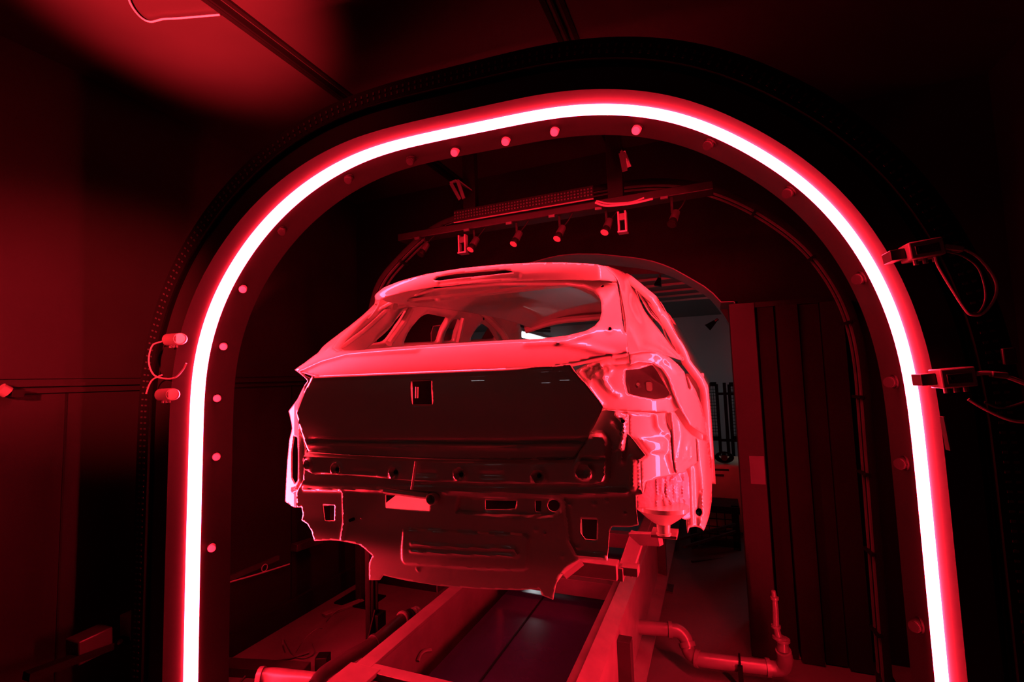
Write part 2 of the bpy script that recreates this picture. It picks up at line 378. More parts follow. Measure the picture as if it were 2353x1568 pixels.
# ------------------------------------------------------------------ beam with downward cameras
BY = .80
def beamP(px, py, y=BY): return PY(px, py, y)
bl, br = beamP(918, 549), beamP(1640, 446)
zb = (bl[2]+br[2])/2
bm_ = empty('camera_beam', (0, BY, zb), 'dark horizontal beam with a perforated tray hanging below the ceiling behind the arch', 'beam')
MB().box((bl[0], BY-.02, zb), (br[0], BY+.08, zb+.045)).build('beam', BEAMM, bm_, bevel=.004)
t0, t1 = beamP(1052, 498), beamP(1368, 452)
MB().box((t0[0], BY-.05, zb+.046), (t1[0], BY+.03, zb+.052)).build('tray_floor', BLACK, bm_)
mb = MB()
nx = 46
for k in range(nx):
    x = t0[0]+(t1[0]-t0[0])*(k+.5)/nx
    for zz in (.066, .083, .100): mb.box((x-.0045, BY-.053, zb+zz-.004), (x+.0045, BY-.0495, zb+zz+.004))
o = mb.build('tray_rib', STEELD, bm_, smooth=False); o['kind'] = 'stuff'
MB().box((t0[0], BY-.05, zb+.052), (t1[0], BY-.046, zb+.115)).build('tray_wall', BLACK, bm_)
MB().box((t0[0], BY-.052, zb+.040), (t1[0], BY-.046, zb+.046)).build('tray_edge', STEEL, bm_)
for px, nm in ((1415, 0), (1078, 1)):
    c = beamP(px, 470)
    MB().box((c[0]-.04, BY+.0, zb+.045), (c[0]+.04, BY+.05, CEZ)).build('hanger_post', BLACK, bm_, bevel=.002)
MB().tube(spline([beamP(1368, 466, BY-.06), beamP(1395, 473, BY-.06), beamP(1450, 468, BY-.06), beamP(1500, 457, BY-.05)], 6), .006, 8).build('cable', CABLE, bm_)
MB().tube(spline([beamP(1370, 462, BY-.055), beamP(1400, 468, BY-.055), beamP(1450, 465, BY-.05), beamP(1480, 455, BY-.05)], 6), .005, 8).build('cable', CABLE, bm_)
# triangular brackets on the posts
def tri(px, py, w_, h_, label):
    a = beamP(px, py, BY-.03); k = (a-CAM)@CF/FPX; th = empty('post_bracket', a, label, 'bracket')
    A = a; B = a+np.array([w_*.35*k, 0, 3*k]); Cc = a+np.array([w_*.55*k, 0, -h_*k]); D = a+np.array([w_*k, .05, -h_*.62*k])
    MB().bar(A, Cc-np.array([w_*.1*k, 0, 0]), .02, .006, up=(0,1,0)).build('strut', ALU, th)
    MB().bar(B, Cc+np.array([w_*.1*k, 0, 0]), .008, .02).build('strut', ALU, th)
    MB().bar(A, B, .03, .006).build('top_plate', ALU, th)
    MB().bar(B, D, .03, .006).build('brace', ALU, th)
tri(1036, 421, 50, 42, 'triangular lit steel bracket on the left hanger post')
tri(1426, 352, 14, 44, 'narrow lit steel bracket on the right hanger post')
def drop(px, py, h_, label):
    a = beamP(px, py, BY-.03); k = (a-CAM)@CF/FPX; th = empty('drop_bracket', a, label, 'bracket')
    w2 = 8*k
    for s in (-1, 1): MB().box((a[0]+s*w2-.004, BY-.045, a[2]-h_*k), (a[0]+s*w2+.004, BY-.01, a[2])).build('side_bar', STEEL, th)
    MB().box((a[0]-w2-.006, BY-.05, a[2]-h_*k-.008), (a[0]+w2+.006, BY, a[2]-h_*k)).build('bottom_plate', ALU, th)
    MB().box((a[0]-w2, BY-.04, a[2]-h_*.45*k), (a[0]+w2, BY-.02, a[2]-4*k)).build('mounting_block', STEELD, th, bevel=.002)
drop(1429, 487, 46, 'slotted lit bracket hanging from the beam right of the fifth camera')
drop(1063, 541, 40, 'slotted dark bracket hanging from the beam left of the second camera')
def beam_cam(px, py, label, bright):
    a = beamP(px, py, BY-.04); k = (a-CAM)@CF/FPX; up = np.array([0, 0, 1.0]); dirv = np.array([-.30, -.55, -.95]); dirv /= np.linalg.norm(dirv)
    th = empty('beam_camera', a, label, 'camera', 'cameras hanging in a row under the beam')
    b = a-dirv*.075
    MB().tube([b, b+dirv*.05, b+dirv*.055], .021, 16, rs=[.019, .021, .021]).build('housing', STEELD, th)
    MB().tube([b+dirv*.055, b+dirv*.085, b+dirv*.088], .022, 16, rs=[.018, .024, .023]).build('lens_barrel', BLACK, th)
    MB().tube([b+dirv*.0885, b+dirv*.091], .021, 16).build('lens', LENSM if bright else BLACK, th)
    MB().bar(b+np.array([-.02, .01, .0]), np.array([b[0]-.02, BY, zb+.002]), .012, .005).build('mounting_arm', BLACK, th)
    MB().tube(spline([b, b+np.array([.03, 0, .03]), np.array([b[0]+.06, BY, zb+.005])], 5), .004, 6).build('cable', BLACK, th)
    MB().bar(np.array([b[0]-.07, BY-.03, zb-.008]), np.array([b[0]-.035, BY-.03, zb-.008]), .014, .014).build('plug', STEELD, th)
for (x, y, l, bgt) in ((968, 582, 'beam camera at the left end above the car roof, dark lens', 0), (1083, 570, 'beam camera with the brightest lens, next to the left drop bracket', 1), (1182, 557, 'third beam camera from the left with a pink lens', 1), (1282, 545, 'middle beam camera with a pink lens', 1), (1391, 530, 'beam camera just left of the right drop bracket', 1), (1545, 512, 'beam camera at the right end with a dark ring lens', 0)):
    beam_cam(x, y, l, bgt)

# ================================================================== THE CAR BODY
XC = -.10
car = empty('car_body', (XC, 1.9, .9), 'bare hatchback car body shell, glossy, without windows or lamps, held on the conveyor skid', 'car')
def interp(xs, ys):
    xs = np.array(xs, float); ys = np.array(ys, float)
    # smooth (monotone-ish) cubic via finite differences
    m = np.gradient(ys, xs)
    def f(x):
        x = np.clip(x, xs[0], xs[-1]); i = np.clip(np.searchsorted(xs, x)-1, 0, len(xs)-2); h = xs[i+1]-xs[i]; t = (x-xs[i])/h
        return (2*t**3-3*t**2+1)*ys[i]+(t**3-2*t**2+t)*h*m[i]+(-2*t**3+3*t**2)*ys[i+1]+(t**3-t**2)*h*m[i+1]
    return f
# profiles in the car's middle plane: y over z
EDGE_Z = 1.650
_up = interp([1.60,1.645,1.665,1.70,1.75,1.79,1.85,2.0,2.06,2.12], [-.262,-.254,-.245,-.222,-.180,-.138,-.040,.225,.32,.40])
_lo = interp([1.30,1.36,1.40,1.45,1.52,1.60,1.66], [-.240,-.248,-.252,-.257,-.260,-.260,-.254])
def g_up(X, Z): return _up(Z)+.19*(np.asarray(X)-XC)**2
def g_lo(X, Z): return _lo(Z)+.075*(np.asarray(X)-XC)**2+.35*np.maximum(np.abs(np.asarray(X)-XC)-.50, 0)**2*0
_b = interp([.78,.82,.90,1.0,1.10,1.15,1.22,1.27,1.35,1.5,1.7], [-.13,-.145,-.175,-.205,-.212,-.216,-.222,-.225,-.225,-.22,-.21])
def g_b(X, Z): return _b(Z)+.04*(np.asarray(X)-XC)**2
_c = interp([.30,.45,.54,.62,.70,.78,.85,.90,.925,.945], [-.20,-.185,-.165,-.12,-.045,.045,.15,.25,.34,.5])
_cz = interp([.8,1.0,1.2,1.45,1.65,1.8,2.0], [.06,.03,.0,-.01,.0,.06,.2])
def g_c(X, Z):
    u = np.abs(np.asarray(X)-XC); return _c(u)+_cz(Z)
def on(g, px, py, it=25):
    Y = 0.0
    for _ in range(it):
        q = PY(px, py, Y); Y = .5*Y+.5*float(g(np.array(q[0]), np.array(q[2])))
    return q[0], q[2]
def seg_d(P, A, B):
    d = B-A; L = (d*d).sum()+1e-12; t = np.clip(((P-A)@d)/L, 0, 1); q = A+t[:, None]*d
    return np.sqrt(((P-q)**2).sum(1))
def path_d(P, pts, closed=False):
    pts = np.array(pts, float); n = len(pts); D = None
    for i in range(n if closed else n-1):
        e = seg_d(P, pts[i], pts[(i+1) % n]); D = e if D is None else np.minimum(D, e)
    return D
def inside(P, poly):
    poly = np.array(poly, float); x, y = P[:, 0], P[:, 1]; c = np.zeros(len(P), bool); n = len(poly)
    for i in range(n):
        x0, y0 = poly[i]; x1, y1 = poly[(i+1) % n]
        if y0 == y1: continue
        k = ((y0 > y) != (y1 > y)) & (x < (x1-x0)*(y-y0)/(y1-y0)+x0); c ^= k
    return c
def sm(t): t = np.clip(t, 0, 1); return t*t*(3-2*t)
def pad(g, poly_px, h, bev):          # pressed field standing proud (h>0) or sunk (h<0)
    poly = [on(g, *a) for a in poly_px]
    def f(P): d = path_d(P, poly, True); d = np.where(inside(P, poly), d, 0); return -h*sm(d/bev)
    return f
def bead(g, pts_px, h, wd):
    pts = [on(g, *a) for a in pts_px]
    return lambda P: -h*np.exp(-(path_d(P, pts)/wd)**2)
def dome(g, c_px, r, h):
    c = np.array(on(g, *c_px)); return lambda P: -h*(1-sm(np.linalg.norm(P-c, axis=1)/r))
def ringb(g, c_px, r, wd, h):
    c = np.array(on(g, *c_px)); return lambda P: -h*np.exp(-((np.linalg.norm(P-c, axis=1)-r)/wd)**2)
def arcify(poly, r=.012, n=4):        # round the corners of a 2-D outline
    out = []; m = len(poly)
    for i in range(m):
        a, b, c = (np.array(poly[(i+k) % m], float) for k in (-1, 0, 1))
        la, lc = np.linalg.norm(a-b), np.linalg.norm(c-b); rr = min(r, la*.4, lc*.4)
        p, q = b+(a-b)/la*rr, b+(c-b)/lc*rr
        for k in range(n+1): t = k/n; out.append((1-t)**2*p+2*t*(1-t)*b+t*t*q)
    return out
def sheet(name, g, outline, holes, parent, m=None, res=.008, rel=(), thick=.004, world=False, rnd=.004, creases=(), mirror=False, ang=38):
    cv = (lambda L: [tuple(a) for a in L]) if world else (lambda L: [on(g, *a) for a in L])
    O = arcify(cv(outline), rnd, 3) if rnd else [np.array(a) for a in cv(outline)]
    H = [(arcify(cv(h), rnd*1.6, 3)) for h in holes]
    def dense(L):
        out = []
        for i in range(len(L)):
            a, b = np.array(L[i]), np.array(L[(i+1) % len(L)]); k = max(1, int(np.linalg.norm(b-a)/(res*1.3)))
            out += [a+(b-a)*j/k for j in range(k)]
        return out
    loops = [dense(O)]+[dense(h) for h in H]; pts = []; ed = []
    for L in loops:
        n0 = len(pts); pts += L; ed += [(n0+i, n0+(i+1) % len(L)) for i in range(len(L))]
    for cr in creases:
        L = [np.array(on(g, *a)) for a in cr]; n0 = len(pts)
        for i in range(len(L)-1):
            k = max(1, int(np.linalg.norm(L[i+1]-L[i])/(res*1.3))); pts += [L[i]+(L[i+1]-L[i])*j/k for j in range(k)]
        pts.append(L[-1]); ed += [(i, i+1) for i in range(n0, len(pts)-1)]
    Oa = np.array(loops[0]); lo, hi = Oa.min(0), Oa.max(0)
    xs = np.arange(lo[0], hi[0], res); zs = np.arange(lo[1], hi[1], res*.9)
    G = np.array([(x+(res/2 if j % 2 else 0), z) for j, z in enumerate(zs) for x in xs])
    k = inside(G, loops[0]); G = G[k]
    for h in loops[1:]: G = G[~inside(G, h)]
    D = np.full(len(G), 9.0)
    for L in loops: D = np.minimum(D, path_d(G, L, True))
    G = G[D > res*.55]
    allp = pts+list(G)
    vs, es, fs, *_ = delaunay_2d_cdt([Vector((float(a[0]), float(a[1]))) for a in allp], ed, [], 0, 1e-6)
    V2 = np.array([(v.x, v.y) for v in vs]); F = np.array([list(f) for f in fs if len(f) == 3])
    cen = V2[F].mean(1); k = inside(cen, loops[0])
    for h in loops[1:]: k &= ~inside(cen, h)
    F = F[k]
    used = np.unique(F); mp = -np.ones(len(V2), int); mp[used] = np.arange(len(used)); V2 = V2[used]; F = mp[F]
    Y = np.asarray(g(V2[:, 0], V2[:, 1]), float).copy()
    for r in rel: Y += r(V2)
    V = np.stack([V2[:, 0], Y, V2[:, 1]], 1)
    a, b, c = V[F[:, 0]], V[F[:, 1]], V[F[:, 2]]; n = np.cross(b-a, c-a)[:, 1]
    F[n > 0] = F[n > 0][:, ::-1]
    if mirror: V = V.copy(); V[:, 0] = 2*XC-V[:, 0]; F = F[:, ::-1]
    o = mesh_obj(name, V, F.tolist(), m or PAINT, parent, True, ang)
    if thick: s = o.modifiers.new('solid', 'SOLIDIFY'); s.thickness = thick; s.offset = -1
    return o
def circ(c, r, n=14): return [(c[0]+r*math.cos(2*math.pi*k/n), c[1]+r*math.sin(2*math.pi*k/n)) for k in range(n)]

# ---- tailgate: upper frame with window opening
edge_line = [(952,858),(1160,850),(1268,845)]
TG = [(677,850),(694,856),(736,867),(845,862.5),(952,858),(1056,854),(1160,850),(1268,845),(1301,839),(1365,824),(1407,817),(1443,811),(1439.6,764),(1435,763),(1424.6,690),(1417,648),(1300,622),(1140,620),(980,640),(874,676),(858,701),(800,752),(731,811),(700,834)]
WIN = [(764,800),(775,807),(811,806.5),(877,801),(1006,793),(1160,783),(1239,779),(1301,772),(1347,761),(1367,749),(1379,735),(1383,718),(1382,690),(1376,674),(1363,661),(1340,652),(1300,647),(1140,649),(997,663),(908,686),(872,706),(841,724),(805,753),(778,779)]
upper = sheet('tailgate', g_up, TG, [WIN], car, res=.008, rnd=.003, thick=.02,
  rel=[bead(g_up, [(690,854),(740,831),(800,814),(880,808),(960,803)], .006, .010), bead(g_up, [(1210,790),(1280,787),(1340,797),(1407,815)], .006, .011), bead(g_up, [(1280,787),(1320,780),(1357,768)], .005, .008),
       ringb(g_up, (1384,659), .010, .005, .004), ringb(g_up, (1402,757), .010, .005, .004), ringb(g_up, (755,800), .008, .004, .003),
       dome(g_up, (1384,659), .006, -.02), dome(g_up, (1402,757), .006, -.02)])
for a in ((1385,659), (1402,757)):
    x, z = on(g_up, *a); y = float(g_up(x, z)); MB().tube([(x, y-.003, z), (x, y+.02, z)], .006, 12).build('bolt_hole', BLACK, upper)
# ---- tailgate: lower outer panel
LP = [(712,876),(716,866),(736,864),(952,855),(1160,847),(1268,842),(1310,836),(1321,853),(1353,890),(1387,935),(1369,973),(1347,1013),(1319,1053),(1140,1056.5),(984,1054),(787,1045),(710,1038),(704,1028),(690,985),(680,948),(688,925)]
HOLE = [(943,877),(991,875),(993,930),(946,930)]
lower = sheet('tailgate_panel', g_lo, LP, [HOLE], upper, res=.008, rnd=.003, thick=.004,
  rel=[bead(g_lo, [(712,1014.5),(938,1016.5),(1160,1018.5),(1348,1014)], -.014, .0075), bead(g_lo, [(712,1025),(938,1027),(1160,1029),(1340,1024)], .004, .006),
       bead(g_lo, [(720,868),(952,859.5),(1160,851.5),(1290,842)], .004, .006)])
x, z = on(g_lo, 968, 903); y = float(g_lo(x, z))
MB().box((x-.07, y+.05, z-.07), (x+.07, y+.06, z+.07)).build('shade_plate', BLACK, lower)  # black sheet stands in for the shade inside the square hole
x2, z2 = on(g_lo, 950, 903)
MB().tube([(x2, y+.02, z2-.02), (x2+.002, y+.02, z2+.02)], .006, 10).build('latch_tab', PAINT, lower)
# return flange around the window opening, going into the car
Wp = [np.array(on(g_up, *a)) for a in WIN]; V = []; F = []; n = len(Wp); cenw = np.mean(Wp, 0)
for i, p in enumerate(Wp):
    y = float(g_up(p[0], p[1])); q = p+(cenw-p)/np.linalg.norm(cenw-p)*.004
    V += [(p[0], y+.001, p[1]), (q[0], y+.012, q[1]), (q[0], y+.045, q[1]-.0)]
for i in range(n):
    for j in (0, 1): a = i*3+j; b = ((i+1) % n)*3+j; F.append((a, b, b+1, a+1))
fl = mesh_obj('window_flange', V, F, PAINT, upper, True, 50); s = fl.modifiers.new('solid', 'SOLIDIFY'); s.thickness = .003
# ---- spoiler
def g_sp(X, Z): return interp([1.98,2.03,2.06,2.10,2.14,2.18], [.17,.135,.125,.13,.15,.20])(Z)+.27*(np.asarray(X)-XC)**2+.9*np.maximum(np.abs(np.asarray(X)-XC)-.56, 0)
SP = [(872,691),(885,684),(935,670),(997,660),(1070,653),(1140,648),(1230,644.5),(1300,643.5),(1360,645),(1417.5,647.5),(1416,641),(1404,626),(1389,612),(1350,606),(1290,603.5),(1230,604),(1150,608),(1060,617),(980,630),(920,646),(882,661),(866,674),(861,688),(858,701)]
SLOT = [(996,644),(1003,636),(1040,629),(1100,624),(1160,619.5),(1172,621),(1180,626.5),(1130,632),(1060,639),(1010,645.5)]
sp = sheet('spoiler', g_sp, SP, [SLOT], upper, res=.007, rnd=.002, thick=.01,
   rel=[bead(g_sp, [(1010,651),(1100,640),(1190,634)], -.006, .012)])
x, z = on(g_sp, 1088, 633)
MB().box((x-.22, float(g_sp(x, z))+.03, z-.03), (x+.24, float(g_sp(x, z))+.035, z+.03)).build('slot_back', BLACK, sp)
# top skin of the spoiler and the roof as one pressed skin
def roof_pts():
    rows = []
    top = [on(g_sp, *a) for a in [(861,688),(866,674),(882,661),(920,646),(980,630),(1060,617),(1150,608),(1230,604),(1290,603.5),(1350,606),(1389,612),(1404,626),(1416,641)]]
    r0 = [np.array([a, float(g_sp(a, b))+.001, b]) for a, b in top]
    rows.append(r0)
    hw = .60
    for (Y, zc, hw) in ((.36, 2.135, .60), (.8, 2.175, .60), (1.4, 2.20, .60), (2.0, 2.20, .58), (2.4, 2.165, .56)):
        row = []
        for p in r0:
            s = np.clip((p[0]-XC)/(.66), -1, 1); u = hw*s; row.append(np.array([XC+u, Y, zc-.13*abs(s)**3.2-.03*s*s]))
        rows.append(row)
    return rows
rows = roof_pts(); V = [q for r_ in rows for q in r_]; k = len(rows[0]); F = [(i*k+j, i*k+j+1, (i+1)*k+j+1, (i+1)*k+j) for i in range(len(rows)-1) for j in range(k-1)]
rf = mesh_obj('roof', V, F, PAINT, car, True, 60); s = rf.modifiers.new('s', 'SOLIDIFY'); s.thickness = .004; s.offset = 0; s2 = rf.modifiers.new('sub', 'SUBSURF'); s2.levels = s2.render_levels = 1
MB().tube(spline([(XC+u, 2.38+.02-.25*(u/.56)**2*.4, 2.135-.10*abs(u/.6)**3) for u in (-.56, -.3, 0, .3, .56)], 6), .035, 10).build('windscreen_header', PAINT, rf)
MB().box((XC-.5, .40, 2.045), (XC+.5, .46, 2.06)).build('rear_header', PAINT, rf)

# ---- rear body panel
RB = [(722.6,1244),(716,1221),(706.6,1205),(693,1196),(696,1182),(693,1166),(682.5,1166),(681,1132),(697,1102),(699.7,1060),(702,1038),(720,1005),(1000,1000),(1350,990),(1375,945),(1388,941),(1445,953),(1444,996),(1484,1047),(1470.6,1056),(1472,1118),(1477,1136),(1461,1139),(1462.5,1175),(1467,1207.6),(1445,1212),(1407,1211),(1401,1222),(1398,1262),(1395.6,1289.6),(1332,1286),(1304,1302),(1285,1324),(1277,1348),(1271,1379),(1245,1369),(1240,1354),(1193,1356.6),(1118.5,1355),(1009,1347),(929,1334),(881,1323),(873,1334),(848,1334),(848,1294),(856,1278),(838.6,1262),(825,1252),(780,1243.3),(759,1242)]
H1 = [(1335,1193),(1372,1195),(1371,1242),(1345,1240),(1334,1225)]
H2 = [(742,1161),(769,1162),(768,1197),(746,1197),(744,1180)]
H3 = [(1111,1152),(1184,1154),(1180,1172),(1160,1174),(1111,1174)]
H4 = [(1226,1154),(1241,1154),(1239,1180),(1227,1179)]
H5 = circ((1269,1165), 14)
H6 = [(886,1138),(986,1143),(986,1175),(886,1168)]
BEAMP = [(708,1038),(1000,1049),(1200,1053),(1320,1050),(1352,1000),(1368,991),(1385,990),(1400,1000),(1406,1020),(1403,1095),(1396,1110),(1375,1116),(1200,1115),(960,1109),(870,1100),(800,1094),(730,1092),(712,1083),(703,1060)]
LIFT = [(925,1217),(940,1214),(1205,1225),(1218,1232),(1216,1308),(1205,1313),(1090,1309),(930,1297),(923,1288)]
rel = [pad(g_b, BEAMP, .034, .014), pad(g_b, LIFT, .007, .007), bead(g_b, [(947,1249),(1060,1256),(1185,1259),(1192,1272)], .006, .004), bead(g_b, [(947,1266),(1060,1272),(1190,1276)], .005, .004),
  bead(g_b, [(790,1124),(792,1200),(786,1240)], .008, .006), bead(g_b, [(1299,1150),(1305,1200),(1310,1245),(1325,1275),(1390,1280)], .008, .006), bead(g_b, [(700,1122),(900,1125),(1180,1131),(1290,1135),(1440,1130)], .012, .008),
  pad(g_b, [(1050,1140),(1270,1141),(1291,1150),(1291,1180),(1270,1192),(1130,1190),(1045,1180)], -.014, .012),
  pad(g_b, [(1411,945),(1443,955),(1442,990),(1440,1040),(1408,1035),(1428,1010),(1428,975),(1412,958)], .02, .010), bead(g_b, [(1408,972),(1424,990),(1431,1020),(1430,1060)], .012, .007),
  bead(g_b, [(1455,1060),(1456,1120)], .014, .010), bead(g_b, [(1345,1053),(1398,1052)], -.010, .006)]
for c, r_, h in (((724,1064),.022,.012),((1348,1078),.03,.014)): rel += [ringb(g_b, c, r_*.75, .006, h), dome(g_b, c, r_*.4, -.006)]
for c in ((787,1075),(920,1083),(1068,1085),(1245,1090)): rel += [dome(g_b, c, .022, -.014), ringb(g_b, c, .022, .006, .006)]
for c in ((850,1082),(990,1084),(1140,1087)): rel += [bead(g_b, [(c[0]-22,c[1]),(c[0]+22,c[1]+1)], -.006, .009)]
for c in ((1310,1160),(1365,1158),(1232,1218),(1292,1278),(1328,1259),(1252,1226),(1395,1150),(1436,1180),(960,1310),(830,1190)): rel.append(dome(g_b, c, .008, .006))
rear = sheet('rear_panel', g_b, RB, [H1, H2, H3, H4, H5, H6], car, res=.0065, rnd=.002, thick=.003, rel=rel)
for a in ((919,1082.5),(1068,1087.5),(1245,1090),(1434,967),(1351,1021),(813,1193),(786,1076)):
    x, z = on(g_b, *a); y = float(g_b(x, z)); MB().tube([(x, y-.030 if 1040 < a[1] < 1110 else y-.022, z), (x, y+.01, z)], .0062, 12).build('bolt_hole', BLACK, rear)
# things seen in the openings: tow tube, lit floor strip behind the slot
x, z = on(g_b, 935, 1131); y = float(g_b(x, z)); x1, _ = on(g_b, 990, 1135)
MB().tube([(on(g_b, 889, 1128)[0], y-.012, z+.004), (x1, y-.012, z-.006)], .012, 14).build('tow_tube', PAINT, rear)
MB().tube([(on(g_b, 1000, 1141)[0], y-.03, z-.012), (on(g_b, 1000, 1141)[0], y+.03, z-.012)], .020, 20, cap=False).build('tow_eye', PAINT, rear).modifiers.new('s', 'SOLIDIFY').thickness = .004
V = [(on(g_b, 880, 1128)[0], y+.02, z-.005), (on(g_b, 996, 1135)[0], y+.02, z-.01), (on(g_b, 996, 1180)[0], y+.015, z-.11), (on(g_b, 880, 1172)[0], y+.015, z-.10)]
MB().bar(on(g_b, 962, 1120) and (on(g_b, 962, 1119)[0], y-.045, on(g_b, 962, 1119)[1]), (on(g_b, 982, 1052)[0], y-.075, on(g_b, 982, 1052)[1]), .008, .004).build('latch_rod', PAINT, rear)
fp = MB(); fp.box((XC-.40, .0, .88), (XC+.40, 3.4, .90)); fp.build('floor_pan', PAINT, car)
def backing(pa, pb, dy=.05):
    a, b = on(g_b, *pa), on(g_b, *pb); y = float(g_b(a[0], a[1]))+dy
    MB().box((a[0], y, b[1]), (b[0], y+.006, a[1])).build('shade_plate', BLACK, rear)  # black sheet added behind the openings in place of shade
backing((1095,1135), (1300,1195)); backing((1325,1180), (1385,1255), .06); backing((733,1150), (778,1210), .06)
V = [(XC-.36, -.02, 1.10), (XC+.1, -.02, 1.10), (XC+.1, .5, 1.22), (XC-.36, .5, 1.22)]
mesh_obj('boot_floor', V, [(0, 1, 2, 3)], PAINT, car, False).modifiers.new('s', 'SOLIDIFY').thickness = .004

# ---- rear corner of the body: lamp recess, corner panel, brackets, liner (right traced, left mirrored)
def corner(mirror):
    root = None
    # outer quarter skin below the shoulder
    LR = [(1445,812),(1484,807),(1517,809),(1539,822),(1558,838),(1578,862),(1598,896),(1613,935),(1624,975),(1629,1003),(1608,992),(1585,976),(1562,937),(1548,905),(1536,872),(1522,848),(1500,835),(1470,832),(1448,838)]
    g = lambda X, Z: g_c(X, Z)
    q = sheet('quarter_corner', g, LR, [[(1569,840),(1574,844),(1588,893),(1586,897),(1581,892)]], car, res=.007, rnd=.003, mirror=mirror,
        rel=[bead(g, [(1447,818),(1484,812),(1512,815),(1536,830),(1560,858)], .008, .008), bead(g, [(1575,838),(1582,850),(1588,870),(1597,895)], .010, .006), ringb(g, (1515,827), .007, .004, .004), ringb(g, (1541,828), .012, .004, .004)])
    # lamp recess floor
    gl = lambda X, Z: g_c(X, Z)+.035
    LM = [(1323,851),(1350,836),(1392,823),(1445,818),(1475,822),(1510,832),(1530,856),(1548,905),(1562,937),(1545,950),(1500,948),(1440,945),(1386,938),(1352,892)]
    OP = [(1437,850),(1470,848),(1500,838),(1519,865),(1543,905),(1530,915),(1505,918),(1470,912),(1443,905),(1437,880)]
    l = sheet('lamp_recess', gl, LM, [OP], q, res=.0065, rnd=.004, mirror=mirror, rel=[
        pad(gl, [(1330,853),(1352,840),(1378,833),(1384,850),(1362,862),(1356,880),(1340,866)], -.025, .010), bead(gl, [(1356,846),(1350,868),(1356,888),(1385,930)], .010, .006),
        bead(gl, [(1388,855),(1390,880),(1405,900),(1423,910)], .010, .007), ringb(gl, (1385,852), .022, .006, .008), bead(gl, [(1515,838),(1522,862),(1530,885),(1546,912)], .012, .010), dome(gl, (1554,888), .008, .006), bead(gl, [(1390,840),(1440,838)], -.012, .010)])
    gd = lambda X, Z: interp([.3,.55,.75,.9], [.08,.10,.13,.15])(np.abs(np.asarray(X)-XC))-.45*(np.asarray(Z)-1.58)
    sheet('shade_plate', gd, [(1430,842),(1500,832),(1525,860),(1550,908),(1530,925),(1470,922),(1436,915)], [[(1484,878),(1497,878),(1498,900),(1486,899)], circ((1466,884), 4.5, 8)], q, PLATEM, res=.01, mirror=mirror)  # recess plate, its shade painted in by the darker colour
    # corner panel between tail lamp and side bracket
    gp = lambda X, Z: g_c(X, Z)+.01
    CP = [(1390,942),(1445,946),(1500,950),(1545,948),(1552,975),(1548,1005),(1552,1040),(1560,1090),(1520,1098),(1484,1108),(1478,1136),(1474,1118),(1472,1060),(1486,1047),(1446,998),(1446,954)]
    cpn = sheet('corner_panel', gp, CP, [[(1531,935),(1560,933),(1566,945),(1556,958),(1547,985),(1540,984),(1531,968)]], car, res=.007, rnd=.004, mirror=mirror, rel=[
        bead(gp, [(1445,947),(1505,947),(1510,955),(1513,980),(1520,988),(1540,995),(1545,1010),(1543,1050),(1553,1085)], .014, .010), pad(gp, [(1450,998),(1470,1022),(1490,1046),(1540,1046),(1540,1005),(1500,1003)], .015, .02)])
    gs = lambda X, Z: g_c(X, Z)-.015
    sb = sheet('side_bracket', gs, [(1540,948),(1549,946),(1575,985),(1590,1000),(1606,1008),(1604,1062),(1578,1078),(1574,1086),(1555,1089),(1549,1055),(1547,1010),(1545,985)], [], cpn, res=.005, rnd=.003, mirror=mirror, rel=[
        bead(gs, [(1583,1022),(1580,1028),(1580,1050),(1584,1057),(1590,1050),(1590,1025),(1586,1017)], .006, .003), bead(gs, [(1568,1038),(1575,1038),(1575,1055),(1571,1055),(1568,1042)], .005, .003), bead(gs, [(1562,960),(1568,1000),(1560,1050)], .006, .006)])
    # sealed wheel house liner with brushed drips
    gw = lambda X, Z: interp([.3,.5,.62,.72,.78,.9], [.03,.01,.02,.05,.10,.22])(np.abs(np.asarray(X)-XC))+0*np.asarray(Z)
    rng = np.random.default_rng(3); drips = []
    for i in range(11):
        x = 1512+i*6+rng.uniform(-2, 2); y0 = 1090+rng.uniform(0, 22); y1 = 1140+rng.uniform(0, 45)
        drips.append(bead(gw, [(x, y0), (x+rng.uniform(-3, 3), (y0+y1)/2), (x+rng.uniform(-2, 8), y1)], .007, .004))
    wl = sheet('wheel_house', gw, [(1463,1140),(1478,1132),(1484,1106),(1520,1092),(1557,1086),(1577,1080),(1590,1120),(1590,1190),(1575,1195),(1545,1183),(1530,1176),(1500,1170),(1463,1168)], [], car, SEAL, res=.006, mirror=mirror, rel=drips)
    # spring cup below the wheel house
    sx = -1 if mirror else 1
    c = PY(1523, 1185, .10); c[0] = XC+sx*(c[0]-XC)
    prof = [(.092,.035),(.090,.020),(.062,-.005),(.036,-.024),(.024,-.030),(.022,-.060),(.026,-.062),(.026,-.068),(.0,-.068)]
    V = []; F = []; nn = 24
    for i, (r_, dz) in enumerate(prof):
        for k in range(nn): a = 2*math.pi*k/nn; V.append((c[0]+r_*math.cos(a), c[1]+r_*.8*math.sin(a), c[2]+dz))
    for i in range(len(prof)-1):
        for k in range(nn): a = i*nn+k; b = i*nn+(k+1) % nn; F.append((a, b, b+nn, a+nn))
    F.append(tuple(range(nn)))
    MB().add(V, F).build('spring_cup', PAINT, wl)
    # lower rear part of the quarter skin
    gq = lambda X, Z: interp([.5,.72,.80,.88,.92,.945], [.20,.16,.17,.20,.26,.45])(np.abs(np.asarray(X)-XC))+0*np.asarray(Z)
